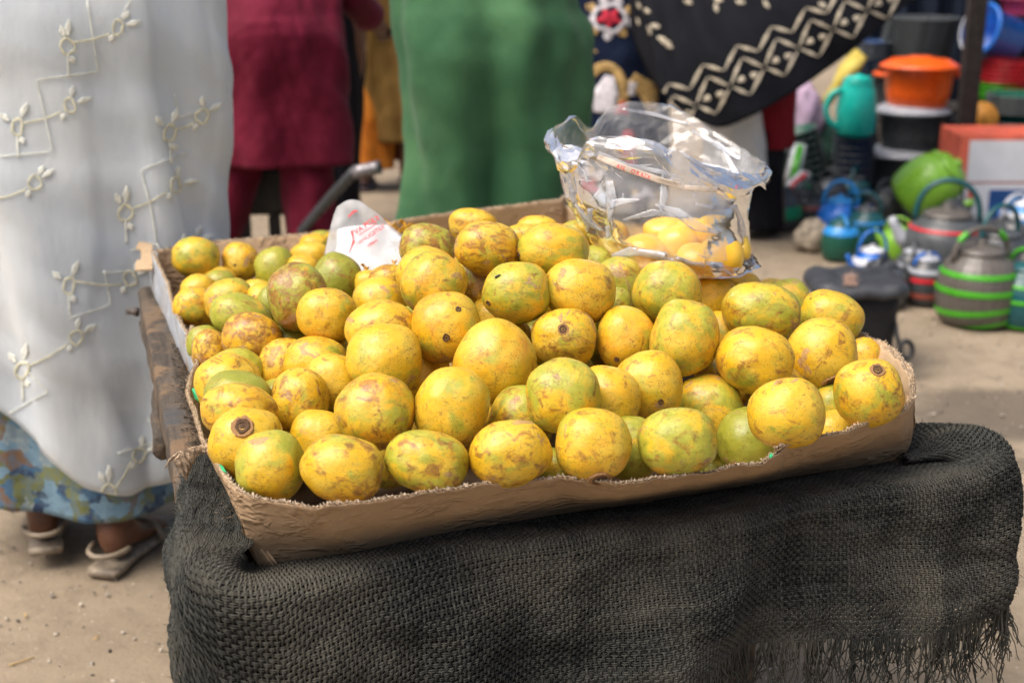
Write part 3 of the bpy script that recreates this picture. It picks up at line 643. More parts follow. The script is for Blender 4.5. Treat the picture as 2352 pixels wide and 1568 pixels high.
FRUITS=[
(622,1070,156,160,0,1.7328,0.45,0.25,[],'green-yellow mango with a tan streak down its left side, front left corner of the carton'),
(786,1076,188,152,-12,1.7065,0.1,0.55,[],'yellow mango with a rough grey-brown underside, second from the left against the front wall'),
(980,1060,192,142,-12,1.7333,0.4,0.45,[],'green-tinged mango with rusty blotches, third from the left against the front wall'),
(1172,1040,188,150,8,1.7413,0.05,0.45,[],'orange-yellow mango with a large tan scar on its face, fourth along the front wall'),
(1363,1021,172,168,0,1.7504,0.15,0.3,[(0.15,-0.88,0.3)],'yellow mango with a dark stem hole just above the front rim'),
(1556,1014,182,154,5,1.7675,0.45,0.35,[],'green-bottomed yellow mango on the front rim, right of the one with the dark stem hole'),
(1806,949,174,160,10,1.8363,0.1,0.3,[],'yellow mango with a dark lower-right stain, above the folded notch in the front rim'),
(1996,902,154,156,0,1.9361,0.2,0.35,[(0.05,0.68,0.2)],'mango with a ringed brown scar on top in the front right corner of the carton'),
(565,1017,166,162,-10,1.7974,0.08,0.25,[(-0.02,0.52,0.28)],'yellow mango with a big round brown stem scar facing up, near the front left corner'),
(549,945,172,128,-8,1.8671,0.08,0.5,[],'brown-freckled mango right behind the one with the big round stem scar'),
(546,915,158,128,-5,1.9424,0.95,0.05,[(0.62,0.3,0.07)],'smooth lime green mango squeezed between two yellow ones at the left rim'),
(524,885,150,145,10,2.0170,0.1,0.35,[],'yellow mango with thin black scratches on top beside the left rim'),
(735,1010,140,138,0,1.8892,0.1,0.05,[],'plain clean yellow mango tucked behind the front left pair'),
(862,947,180,174,15,1.8056,0.3,0.5,[],'large mango with a purple-brown bruise in its middle, second row from the front left'),
(1037,935,168,186,-15,1.8156,0.35,0.15,[],'tall green-gold mango leaning right, second row left of centre'),
(1293,908,172,168,5,1.8131,0.5,0.35,[],'mottled olive mango with lilac scuffs, second row centre'),
(1395,920,150,160,0,1.8837,0.05,0.2,[],'orange mango mostly covered by its neighbours between the olive and the two-scarred mango'),
(1490,885,156,160,0,1.9405,0.08,0.3,[(-0.84,-0.15,0.12),(0.26,-0.42,0.12)],'yellow mango with two small dark round scars, second row right of centre'),
(1632,940,148,162,20,2.0244,0.4,0.3,[],'olive-yellow mango wedged right of the two-scarred mango'),
(1722,1010,150,150,0,1.9642,1,0.15,[],'dark green mango low in the gap behind the front right rim'),
(1735,827,174,150,-18,1.9959,0.25,0.4,[],'wide mango darkening to brown underneath, third row on the right'),
(1888,815,158,168,8,2.0896,0.12,0.35,[(0.02,-0.74,0.26)],'yellow mango with a dark ringed scar near its bottom on the right side'),
(1918,990,110,100,0,2.0130,0,0.1,[],'small bright orange mango peeking out at the front right rim'),
(1915,935,110,110,0,2.0650,0.7,0.1,[],'green mango in the shade beside the front right corner one'),
(690,920,130,150,0,1.9504,0.12,0.55,[],'brown-speckled mango behind the scratched one, third row left'),
(763,880,134,134,5,2.0152,0.2,0.3,[],'yellow mango with a long black scratch on its left flank'),
(882,826,172,168,-10,1.9265,0.15,0.12,[],'big smooth yellow mango with a shallow dimple, left of centre'),
(1137,830,180,190,-28,1.9208,0.03,0.25,[],'largest golden mango with a tan scuffed left side, centre of the heap'),
(1295,775,150,130,0,2.0376,0.15,0.5,[(-0.05,0.28,0.17)],'brown-shouldered mango with a round scar in its middle, centre of the heap'),
(1160,785,130,124,-20,2.1059,0.1,0.2,[],'plain mango showing its crown behind the largest golden one'),
(1437,777,134,144,0,2.0621,0.15,0.2,[(-0.36,-0.64,0.13)],'clean yellow mango with a small black stem scar low on its left'),
(1573,776,156,172,-15,2.0284,0.35,0.35,[],'tall mango with a brown bruise down its right side, right of centre'),
(1655,775,110,120,0,2.2285,0.05,0.1,[],'yellow mango barely showing between the tall bruised one and the wide dark-bottomed one'),
(1532,672,156,146,-8,2.1360,0.35,0.4,[],'mango with a branching red-brown stain on its crown, below the clear bag'),
(1747,717,176,136,-12,2.1760,0.5,0.45,[],'green and tan mottled mango at the upper right of the heap'),
(1910,728,146,118,-20,2.2547,0.3,0.3,[(-0.85,0.35,0.06)],'golden mango with a tiny black stem against the back right rim'),
(1640,690,110,120,0,2.3207,0.1,0.15,[],'pale yellow mango under the right corner of the clear bag'),
(1785,690,120,96,-15,2.4689,0.1,0.2,[],'pale mango with a little black tip behind the green and tan one'),
(1815,700,96,120,10,2.3960,0.5,0.2,[],'lime-edged mango at the far right behind the pale one'),
(1985,825,80,100,0,2.2184,0,0.35,[],'tan-orange mango squeezed against the right wall of the carton'),
(1333,668,166,142,-14,2.0828,0.1,0.3,[],'smooth golden orange mango, upper centre of the heap'),
(1186,672,154,140,0,2.0581,0.4,0.25,[(-0.8,-0.36,0.13)],'green-gold mango with a fly and a dark scar on its left'),
(1271,575,164,122,-5,2.1486,0.35,0.25,[(-0.92,-0.3,0.14)],'speckled green-yellow mango at the very top of the heap on the right'),
(1121,570,152,122,-8,2.1642,0.15,0.6,[],'brown-bruised yellow mango at the top of the heap in the middle'),
(983,568,130,108,-10,2.3029,0.6,0.75,[],'dark olive mango with brown crust at the top left of the heap'),
(996,654,148,146,-25,2.0736,0.35,0.35,[],'mango with a long tan scar down its left side, upper left of the heap'),
(980,632,136,130,-20,2.1605,0.12,0.25,[],'yellow mango hugging the back of the one with the long tan scar'),
(1025,752,160,162,0,1.9883,0.15,0.3,[(0.36,0.49,0.12),(0.05,-0.28,0.15)],'yellow mango with two dark pitted scars like an eye and a mouth'),
(1112,650,118,122,0,2.2258,0.5,0.75,[],'grey-brown frosted mango between the two upper centre mangoes'),
(1420,655,118,130,-10,2.2470,0.5,0.4,[],'olive mango with fine cracks right of the golden orange one'),
(1432,595,118,86,-8,2.3636,0.45,0.1,[],'pale green mango touching the lower left of the clear bag'),
(875,762,162,144,15,2.0073,0.12,0.35,[],'yellow mango with a dark patch at its upper right, behind the dimpled one'),
(820,800,90,120,10,2.1560,0.4,0.45,[],'black-specked green mango peeking from behind the dimpled one at its left'),
(872,694,122,116,0,2.2161,0.15,0.15,[],'fresh yellow mango right of the pale veined one, upper left'),
(750,724,136,124,-10,2.1281,0.12,0.35,[],'pale yellow mango covered in fine brown veins, left part of the heap'),
(685,682,138,156,12,2.1889,0.75,0.8,[],'tall dark olive mango blackened at the bottom, left part of the heap'),
(774,643,112,122,-15,2.3293,1,0.45,[],'green mango with dark speckles just below the white printed bag'),
(632,617,92,100,0,2.7422,0.75,0.15,[],'light green mango in the back left, right of the one with a black dot'),
(552,602,84,90,0,2.8192,0.05,0.4,[(-0.1,-0.2,0.11)],'small orange mango with a black dot near the back wall'),
(450,592,108,94,-8,2.7776,0.3,0.3,[],'leftmost mango in the back corner, yellow with a green cheek'),
(445,704,94,90,0,2.4637,0.2,0.4,[],'mango with a black curved gash beside the white-lined left wall'),
(456,670,82,80,0,2.5789,0.05,0.2,[],'orange-yellow mango half hidden behind the gashed one'),
(527,695,112,112,0,2.4169,0.1,0.3,[],'yellow mango behind the green-topped one on the left'),
(552,728,138,104,-18,2.2808,0.65,0.3,[],'green-topped yellow mango with a pink-brown cheek on the left'),
(580,777,136,116,-12,2.1659,0.05,0.85,[],'orange mango with large rusty patches, left part of the heap'),
(484,808,84,104,8,2.2014,0.05,0.8,[],'rust-brown mango behind the torn end of the front left rim'),
(652,840,114,130,-15,2.1317,0.05,0.6,[],'orange mango burnt brown at its bottom, left of the pale freckled one'),
(725,833,142,122,5,2.0796,0.25,0.3,[],'pale freckled mango behind the one with the long scratch'),
(712,585,90,58,0,2.8692,0.05,0.15,[],'yellow mango lying near the back wall left of the printed bag'),
(722,562,70,50,0,2.9520,0.1,0.1,[],'gold mango furthest back beside the printed bag'),
(740,556,62,52,0,2.9992,0.5,0.1,[],'pale green mango against the back wall touching the printed bag'),
(698,615,76,60,0,2.7184,0.05,0.05,[],'bright yellow mango peeking over the dark olive one'),
(1087,517,112,76,-5,2.4287,0,0.35,[],'orange-yellow mango at the back touching the bare back wall'),
(1235,524,98,58,-3,2.3911,0.2,0.15,[(0.2,0.8,0.08)],'yellow mango with a black stalk end near the back right corner'),
(1292,508,62,46,0,3.1821,0.7,0.05,[],'small green mango at the back right next to the bag edge'),
(848,650,70,60,0,2.3064,0,0.2,[],'peach-coloured mango between the green speckled one and the white bag'),
(893,648,92,82,10,2.2716,0.15,0.85,[],'grey-brown bruised mango in front of the white printed bag'),
(505,652,70,64,0,2.6314,0.8,0.3,[],'shaded green mango below the one with the black dot'),
(602,690,70,76,0,2.3950,0,0.3,[],'orange mango in the gap under the light green one'),
(622,700,60,90,0,2.3515,0.9,0.05,[],'pale green mango in the gap left of the tall dark olive one'),
(468,790,76,84,0,2.2504,0.85,0.1,[],'dull green mango low beside the left wall above the rust-brown one'),
(1200,960,150,150,0,1.8707,0.6,0.5,[],'shadowed olive mango deep in the gap below the largest golden one'),
(1095,990,140,150,0,1.9165,0.2,0.75,[],'dark brown-stained mango deep between the second row and the front wall'),
(1450,1030,130,150,0,1.8434,0.7,0.2,[],'shadowed green mango between the two front rim mangoes right of centre'),
(1275,1078,110,100,0,1.8154,0.6,0.3,[],'spotted green mango low behind the front rim at the centre'),
(1640,1085,110,100,0,2.0629,0.7,0.15,[],'green-yellow mango showing just over the front rim left of the fold'),
(975,865,120,140,10,2.0445,0.1,0.5,[],'amber mango in the gap right of the dimpled one'),
(1700,655,96,60,0,2.4687,0,0.15,[],'deep yellow mango just right below the clear bag'),
(1410,720,90,120,0,2.1928,0.6,0.3,[],'green mango glimpsed behind the round-scarred and golden orange ones'),
(1640,870,90,110,0,2.1008,0.1,0.4,[],'amber mango in the shade under the wide dark-bottomed one'),
(660,790,100,100,0,2.2191,0.8,0.3,[],'green mango in the shade below the tall dark olive one'),
(545,850,120,100,0,2.1086,0.5,0.1,[],'yellow-green mango wedged behind the scratched one at the left rim'),
(1385,545,120,90,0,2.4465,0.2,0.15,[],'yellow mango seen through the left side of the clear bag'),
(1330,535,90,60,0,2.4033,0.3,0.1,[],'pale mango behind the topmost right one, at the edge of the clear bag'),
(1200,545,90,60,0,2.3486,0.1,0.3,[],'pinkish tan mango in front of the one with a stalk end'),
(1360,610,100,90,0,2.3110,0.7,0.3,[],'olive mango between the topmost right one and the pale green one'),
(1785,900,130,130,0,2.0522,0.1,0.8,[],'dark brown mango in the deep gap behind the stained one'),
]
FILL=[(-0.3353,1.9653,0.7009,0.0407,'shadowed mango between the lower left rim ones and the burnt-bottomed one'),(-0.4021,2.1655,0.7005,0.0373,''),(0.2155,2.0287,0.7013,0.0401,''),(-0.1979,2.4175,0.7422,0.0437,''),(-0.3349,2.4374,0.7079,0.0383,''),(-0.236,2.617,0.6854,0.0417,''),(-0.0562,1.9016,0.7034,0.0435,''),(-0.3879,2.3965,0.6928,0.0419,''),(-0.0891,2.7253,0.6872,0.0421,''),(0.3316,2.0588,0.7056,0.0392,'shadowed mango deep below the dark-bottomed wide one on the right'),(0.2612,2.231,0.7286,0.0392,''),(0.0898,2.0771,0.7005,0.042,'sliver of a mango right under the one with a scar in its middle'),(0.0596,2.4904,0.764,0.0376,''),(0.1725,2.6941,0.6875,0.0404,''),(0.2163,1.9582,0.7005,0.0389,''),(-0.1051,2.5467,0.7193,0.0402,''),(-0.14,2.381,0.7675,0.0391,''),(-0.431,2.5079,0.6872,0.039,''),(0.247,2.3605,0.7141,0.0388,''),(0.0257,1.9348,0.7049,0.0434,''),(-0.1538,2.6139,0.7075,0.0427,''),(-0.0667,2.1864,0.7203,0.0406,''),(-0.1151,2.2225,0.7785,0.0367,''),(-0.3736,2.2671,0.7021,0.0413,''),(-0.1246,2.7861,0.69,0.0371,''),(-0.3303,1.7693,0.6871,0.0428,''),(0.1188,2.2158,0.7317,0.0421,'sliver of a mango between the middle-scarred one and the golden orange one'),(-0.4397,2.0452,0.696,0.0415,'mango sliver pressed against the inside of the left rim below the scratched one'),(-0.0227,2.5148,0.7429,0.0398,''),(0.1143,2.5944,0.7114,0.0391,''),(-0.3049,2.5291,0.6867,0.0429,''),(0.0082,2.9246,0.6857,0.0369,'mango top just visible between the three topmost ones at the back'),(0.0579,2.8516,0.6857,0.041,''),(0.092,2.3697,0.7662,0.0414,''),(-0.2229,1.9056,0.6853,0.0428,''),(0.3671,2.2258,0.6956,0.0376,''),(-0.028,2.364,0.7953,0.0377,''),(0.1959,2.4229,0.7556,0.0424,''),(0.2381,2.5031,0.7057,0.0401,''),(0.0523,2.6937,0.6859,0.0377,''),(-0.2293,2.2623,0.7258,0.0435,''),(-0.5736,2.6874,0.6852,0.0435,'shaded mango low in the back left corner beneath the black-dotted small one'),(-0.0816,2.0701,0.7055,0.0412,''),(-0.2056,2.1136,0.6953,0.0379,''),(-0.1649,2.2953,0.7169,0.0407,'mango sliver left of the two-pitted eye-and-mouth one'),(0.2629,2.1214,0.7338,0.037,'dark mango sliver below the tall bruised one on the right'),(-0.5426,2.5261,0.6851,0.0365,'mango deep below the gashed one by the left wall'),(0.1295,2.7629,0.6869,0.0375,''),(-0.1233,2.0782,0.7603,0.0372,''),(0.156,2.3014,0.7446,0.0396,''),(-0.1694,1.8079,0.6859,0.0429,'mango deep in the front gap between the second and third front mangoes'),(0.0894,2.2915,0.7557,0.0392,''),(-0.0895,2.4655,0.7351,0.0432,''),(0.4065,2.0282,0.6879,0.0363,''),(-0.3223,2.6191,0.6884,0.0405,''),(-0.327,1.8484,0.6875,0.0417,'mango in the dark gap right of the big ringed stem scar'),(0.1312,1.9094,0.6907,0.0416,''),(-0.115,1.9983,0.6851,0.0381,''),(-0.0238,2.1112,0.7832,0.0429,'mango deep below the grey-brown frosted one'),(-0.2224,2.3377,0.6995,0.0369,''),(-0.0748,2.6542,0.7039,0.0391,''),(-0.0931,2.8576,0.6899,0.0365,''),(-0.0282,2.7986,0.6857,0.0401,''),(-0.2019,2.5303,0.6899,0.042,''),(0.0457,2.7653,0.6892,0.0387,''),(-0.0093,2.0024,0.7156,0.0375,''),(0.0112,2.6059,0.6968,0.043,''),(0.3192,2.3031,0.692,0.0427,''),(0.1755,2.6276,0.7108,0.0398,''),(-0.4785,2.3789,0.6871,0.0393,''),(-0.3923,2.6775,0.6888,0.0385,''),(-0.1018,2.2541,0.6962,0.043,''),(-0.1739,2.1911,0.7134,0.0434,''),(0.0684,2.4788,0.6903,0.0421,''),(-0.2774,2.3619,0.7413,0.0428,''),(-0.4803,2.5859,0.6877,0.0415,'shaded mango under the light green one in the back left'),(0.055,2.2056,0.7864,0.0392,'mango in the gap above the one with a scar in its middle'),(-0.3628,2.7741,0.6865,0.0431,''),(-0.0009,2.2953,0.7467,0.0427,''),(0.1612,2.3705,0.7065,0.0379,''),(0.1867,2.2465,0.7668,0.0364,''),(-0.0136,2.1934,0.7675,0.0397,''),(0.3484,2.1664,0.6968,0.0366,''),(0.0086,2.0673,0.7009,0.0403,''),(0.1678,2.2696,0.6887,0.036,'mango in the dark gap left of the clean one with a low stem scar'),(-0.4688,2.7321,0.6878,0.0394,''),(0.0797,2.9583,0.6863,0.0418,''),(0.1875,2.178,0.7468,0.0383,''),(0.1513,2.0447,0.6851,0.0379,''),(-0.268,2.4023,0.6864,0.0368,''),(-0.2313,2.1734,0.7622,0.0361,''),(-0.0319,2.3291,0.6851,0.0436,''),(-0.1255,1.9205,0.687,0.0373,'mango in the dark gap between the purple-bruised one and the tall green-gold one'),(-0.0758,2.9317,0.6855,0.0392,''),(0.2524,2.4353,0.7156,0.0365,''),(-0.4022,2.5987,0.6892,0.0396,''),(-0.2651,2.1187,0.733,0.0384,''),(0.0357,2.1258,0.7488,0.039,'mango in the gap left of the one with a scar in its middle'),(-0.0634,2.05,0.767,0.0361,''),(-0.2662,2.0269,0.7032,0.0438,'')]

GRP = "mangoes heaped in the carton"
for i, (u, v, w, h, ang, t, gr, br, scars, label) in enumerate(FRUITS):
    c = P(u, v, t); a = w / 2 * t / F * 1.03; b = h / 2 * t / F * 1.03; place_mango(c, (a, b, min(max(.5 * (a + b), .9 * b), .056)), ang, i, gr, br, label, GRP, scars)
for i, (x, y, z, r, lab) in enumerate(FILL):
    place_mango(Vector((x, y, z)), (r * 1.06, r, r), random.uniform(0, 180), i + 3, random.random() * .7, random.random() * .6, lab or "mango buried at the very bottom of the carton, wholly covered by the others", "buried mangoes under the heap")
# a fly on the green-gold mango
fp = None
fly_host = [o for o in COL.objects if o.name.startswith("mango") and "with a fly" in o.get('label', '')][0]
bvh = FB[[m.name for m in FM].index(fly_host.data.name)]
mi = fly_host.matrix_world.inverted(); org = mi @ Vector((0, 0, HC)); tgt = mi @ P(1142, 636, 2.1); hit, nor, _, _ = bvh.ray_cast(org, (tgt - org).normalized())
if hit is not None:
    wp = fly_host.matrix_world @ hit; fly = empty("fly", wp, "small black fly sitting on the upper left of a green-gold mango", "fly")
    V, f = lathe([(.0001, -.004), (.0014, -.0028), (.0018, 0), (.0016, .002), (.0013, .003), (.0012, .0045), (.0001, .0055)], 8, cap=False)
    M_ = Matrix.Translation(wp + Vector((0, -.0008, .0012))) @ Matrix.Rotation(R(60), 4, 'Y')
    link("fly_body", mesh(xf(V, M_), f), simple("black fly", (.02, .02, .022), .4), fly)
    for s_ in (-1, 1):
        link("wing", mesh([wp + Vector((0, -.001, .002)), wp + Vector((-.005, -.003 * s_ - .001, .001)), wp + Vector((-.006, -.0008 * s_ - .001, .001))], [(0, 1, 2)]), simple("fly wing", (.2, .2, .2), .3), fly)

# ================================================================== clear plastic bag of peeled mangoes
M_FILM = m_film("clear crinkled film", (.99, .99, 1), .15, .75)
M_FILMY = m_film("film wet with mango juice", (1, .86, .62), .30, .8, (.95, .62, .22))
bag = empty("clear_plastic_bag", P(1545, 610, 2.38), "large clear crinkled plastic bag standing open on the mangoes", "plastic bag")
def crumple(q, s, a):
    v = Vector(q) * s; n1 = noise.noise(v); n2 = noise.noise(v * 2.3 + Vector((9, 3, 1))); n3 = noise.noise(v * 5 + Vector((1, 8, 4)))
    return a * ((abs(n1) * 2 - .5) + .35 * (abs(n2) * 2 - .5) + .10 * n3)
NB = 72
def loop(front, back):
    """closed loop from a front polyline (left to right) and a back polyline (right to left), each of (u,v,t)"""
    A = [P(*q) for q in front]; B = [P(*q) for q in back]
    a, _ = resample(A, NB // 2 + 1); b, _ = resample(B, NB // 2 + 1); return np.concatenate([a[:-1], b[:-1]])
rim = loop([(1268, 300, 2.36), (1290, 335, 2.30), (1345, 342, 2.26), (1362, 316, 2.24), (1440, 314, 2.22), (1500, 326, 2.21), (1560, 352, 2.21), (1640, 385, 2.23), (1700, 398, 2.26), (1738, 402, 2.30), (1756, 375, 2.36)],
           [(1756, 375, 2.36), (1700, 338, 2.44), (1620, 285, 2.48), (1540, 245, 2.50), (1450, 232, 2.50), (1395, 248, 2.49), (1360, 300, 2.44), (1320, 270, 2.43), (1268, 296, 2.37)])
shoulder = loop([(1280, 350, 2.36), (1310, 370, 2.29), (1400, 390, 2.24), (1500, 410, 2.22), (1600, 425, 2.22), (1690, 430, 2.26), (1732, 425, 2.34)],
                [(1732, 425, 2.34), (1690, 400, 2.43), (1600, 370, 2.48), (1480, 350, 2.49), (1400, 340, 2.48), (1330, 340, 2.44), (1280, 350, 2.37)])
mid = loop([(1294, 450, 2.36), (1330, 470, 2.29), (1420, 490, 2.24), (1520, 500, 2.22), (1620, 505, 2.22), (1690, 500, 2.26), (1722, 490, 2.34)],
           [(1722, 490, 2.34), (1680, 470, 2.44), (1580, 450, 2.49), (1480, 440, 2.49), (1400, 440, 2.48), (1330, 440, 2.43), (1294, 450, 2.37)])
low = loop([(1335, 525, 2.36), (1370, 545, 2.30), (1440, 560, 2.25), (1520, 580, 2.22), (1600, 600, 2.22), (1690, 600, 2.26), (1728, 570, 2.34)],
           [(1728, 570, 2.34), (1690, 540, 2.44), (1600, 520, 2.48), (1500, 510, 2.48), (1420, 510, 2.46), (1370, 515, 2.42), (1335, 525, 2.37)])
bot = loop([(1385, 590, 2.34), (1420, 610, 2.28), (1480, 625, 2.24), (1560, 635, 2.24), (1640, 640, 2.24), (1700, 636, 2.27), (1748, 612, 2.34)],
           [(1748, 612, 2.34), (1700, 590, 2.42), (1600, 580, 2.45), (1520, 575, 2.45), (1460, 575, 2.43), (1410, 580, 2.40), (1385, 590, 2.36)])
def loft(loops, per, amp, sc):
    rows = []
    for A, B in zip(loops, loops[1:]):
        for k in range(per): rows.append(A + (B - A) * k / per)
    rows.append(loops[-1]); V = []
    cen = np.mean(loops[0], axis=0)
    for i, r in enumerate(rows):
        c = r.mean(axis=0)
        for j in range(len(r)):
            d = Vector(r[j] - c); d.z *= .2; d.normalize(); p = Vector(r[j]) + Vector((random.uniform(-1, 1), random.uniform(-1, 1), random.uniform(-1, 1))) * .0012
            V.append(p + d * crumple(p, sc, amp) + Vector((0, 0, crumple(p + Vector((5, 5, 5)), sc * .8, amp * .6))))
    return V, grid_faces(len(rows), len(loops[0]), True)
V, f = loft([shoulder, mid, low], 9, .006, 9)
film = link("bag_body", mesh(V, f), M_FILM, bag)
V2, f2 = loft([low, bot], 7, .004, 16)
V2 += [Vector(np.mean(bot, axis=0)) + Vector((0, 0, .004))]; nb = len(V2) - 1; base = nb - NB
f2 += [(base + j, nb, base + (j + 1) % NB) for j in range(NB)]
link("juicy_base", mesh(V2, f2), M_FILMY, bag)
V3, f3 = loft([rim, rim * .5 + shoulder * .5, shoulder], 4, .005, 11)
link("bag_mouth", mesh(V3, f3), M_FILM, bag, smooth=False)
# folded-out collar hanging below the rim on the front and the left
collar = rim.copy(); cen = rim.mean(axis=0)
for j in range(NB):
    d = collar[j] - cen; d[2] = 0; d /= np.linalg.norm(d); k = .022 + .014 * math.sin(j * .35) + .01 * math.sin(j * .9 + 2)
    collar[j] = rim[j] + d * .010 + np.array([0, 0, -k - (.018 if 10 < j < 34 else 0)])
V4, f4 = loft([rim + np.array([0, 0, .002]), (rim + collar) / 2 + (rim - cen) * .05, collar], 4, .006, 18)
link("folded_collar", mesh(V4, f4), M_FILM, bag, smooth=False)
# pale pleats, the film's white glare put into their colour, and the printed seam band
M_PLEAT = m_film("white film with painted glare", (.96, .97, 1), .30, .9, (.86, .89, .93))
bodyb = BVHTree.FromPolygons(V + [Vector(v) for v in V3], f + [tuple(i + len(V) for i in q) for q in f3])
CAMP = Vector((0, 0, HC))
def on(bvh, u, v, lift, miss=None):
    r = ray(u, v).normalized(); h = bvh.ray_cast(CAMP, r)
    if h[0] is None: return miss
    n = h[1]
    if n.dot(r) > 0: n = -n
    return h[0] - r * (lift * 1.5)
def strip(bvh, pts, widths, lift=.002, seg=6, closed=False):
    """ribbon lying on a surface, given by its run over that surface"""
    P2 = [Vector(p) for p in pts]; n = len(P2) * seg
    d = [0.]
    for a, b in zip(P2, P2[1:]): d.append(d[-1] + (b - a).length)
    T = np.linspace(0, d[-1], max(4, n)); X = np.interp(T, d, [p.x for p in P2]); Y = np.interp(T, d, [p.y for p in P2]); W = np.interp(T, d, widths) if hasattr(widths, '__len__') else np.full(len(T), widths)
    V = []; ok = True; rows = 0
    for i in range(len(T)):
        a = max(i - 1, 0); b = min(i + 1, len(T) - 1); t = Vector((X[b] - X[a], Y[b] - Y[a])); t.normalize(); nn = Vector((-t.y, t.x)); row = []
        for s in (-1, -.5, 0, .5, 1):
            q = on(bvh, X[i] + nn.x * s * W[i] / 2, Y[i] + nn.y * s * W[i] / 2, lift)
            if q is None: break
            row.append(q)
        if len(row) == 5: V += row; rows += 1
    return (V, grid_faces(rows, 5)) if rows > 1 else ([], [])
def strips(name, bvh, items, mat, parent, lift=.002, kind=None, th=.0004):
    L = [strip(bvh, *it, lift=lift) for it in items]; V, f = join([x for x in L if x[0]])
    if not V: return None
    o = link(name, mesh(V, f), mat, parent); solid(o, th, 0)
    if kind: o['kind'] = kind
    return o
def tri(a, b, c): return ([a, ((a[0] + b[0]) / 2, (a[1] + b[1]) / 2), b], [3, c, 2])
pl_rng = random.Random(5)
PLE = [([(1505, 470), (1560, 490), (1600, 520), (1650, 535)], [4, 22, 24, 3]), ([(1522, 395), (1526, 450), (1515, 500)], [3, 20, 3]), ([(1352, 480), (1350, 540), (1354, 590)], [8, 9, 4]), ([(1393, 520), (1396, 560), (1394, 600)], [5, 7, 3]), ([(1400, 415), (1404, 460), (1398, 510)], [16, 26, 3]), ([(1398, 470), (1430, 462), (1470, 458)], [24, 14, 2]),
       ([(1375, 350), (1440, 380), (1520, 395), (1570, 410)], [5, 9, 10, 3]), ([(1655, 330), (1690, 400), (1700, 440)], [6, 16, 4]), ([(1615, 390), (1650, 430), (1660, 455)], [3, 14, 2]), ([(1300, 350), (1340, 400), (1350, 420)], [6, 12, 3]), ([(1690, 470), (1705, 520), (1712, 570)], [5, 14, 6]), ([(1430, 505), (1500, 488), (1580, 500)], [3, 16, 3]), ([(1320, 470), (1345, 510), (1380, 530)], [6, 12, 3]),
       ([(1600, 468), (1640, 478), (1690, 474)], [3, 12, 6]), ([(1430, 250), (1500, 262), (1580, 285)], [4, 9, 4]), ([(1590, 300), (1650, 335), (1700, 365)], [5, 14, 8]), ([(1560, 345), (1600, 375), (1680, 392)], [3, 12, 4]), ([(1300, 395), (1312, 440), (1318, 500)], [4, 9, 3])]
for k in range(20):
    u0 = pl_rng.uniform(1300, 1715); v0 = pl_rng.uniform(300, 600) if k % 2 else pl_rng.uniform(330, 420); an = pl_rng.gauss(1.2, .7) if k % 3 else pl_rng.uniform(0, 3.1); L = pl_rng.uniform(18, 60)
    PLE.append(([(u0, v0), (u0 + math.cos(an) * L * .5 + pl_rng.uniform(-6, 6), v0 + math.sin(an) * L * .5), (u0 + math.cos(an) * L, v0 + math.sin(an) * L)], [2, pl_rng.uniform(2, 6), 1]))
for it in PLE:
    strips("pleat", bodyb, [it], M_PLEAT, bag, .003)
strips("printed_band", bodyb, [([(1372, 360), (1440, 388), (1520, 415), (1580, 432), (1650, 436), (1708, 432)], [14, 15, 14, 13, 12, 10])], m_film("printed seam band", (.97, .95, .9), .62, .5, (.88, .80, .72)), bag, .005)
M_RED = simple("red ink", (.70, .05, .06), .6, .05)
def text_on(body, bvh, u, v, size, ang, mat, parent, lift=.003, name="lettering", kern=1.0):
    cu = bpy.data.curves.new("text", 'FONT'); cu.body = body; cu.size = size; cu.align_x = 'CENTER'; cu.align_y = 'CENTER'; cu.resolution_u = 3; cu.offset = size * .022; cu.space_character = kern
    ob = bpy.data.objects.new("text", cu); COL.objects.link(ob); dg = bpy.context.evaluated_depsgraph_get(); dg.update(); me = bpy.data.meshes.new_from_object(ob.evaluated_get(dg)); bpy.data.objects.remove(ob)
    ca, sa = math.cos(R(ang)), math.sin(R(ang)); bad = []
    last = on(bvh, u, v, lift)
    if last is None: return None
    bm = bmesh.new(); bm.from_mesh(me); bmesh.ops.remove_doubles(bm, verts=bm.verts, dist=1e-4)
    bmesh.ops.subdivide_edges(bm, edges=[e for e in bm.edges if e.calc_length() > size * .3], cuts=2)
    kill = []
    for vt in bm.verts:
        x, y = vt.co.x, vt.co.y; q = on(bvh, u + x * ca - y * sa, v - (y * ca + x * sa), lift)
        if q is None: kill.append(vt); continue
        vt.co = q
    bmesh.ops.delete(bm, geom=kill, context='VERTS'); bm.to_mesh(me); bm.free()
    return link(name, me, mat, parent, smooth=False)
text_on("AIL  ORAIX", bodyb, 1455, 395, 13, -20, M_RED, bag, .009, kern=1.3)
text_on("TIF DRY", bodyb, 1690, 430, 11, 4, M_RED, bag, .009, kern=1.3)
baseb = BVHTree.FromPolygons(V2, f2)
for it in (([(1405, 588), (1470, 572), (1540, 585), (1620, 612)], [8, 30, 34, 6]), ([(1500, 560), (1580, 575), (1660, 622)], [6, 24, 5]), ([(1560, 540), (1620, 590), (1680, 630)], [4, 14, 5]), ([(1690, 560), (1720, 590), (1735, 610)], [6, 20, 10])):
    strips('pleat', baseb, [it], M_PLEAT, bag, .002)
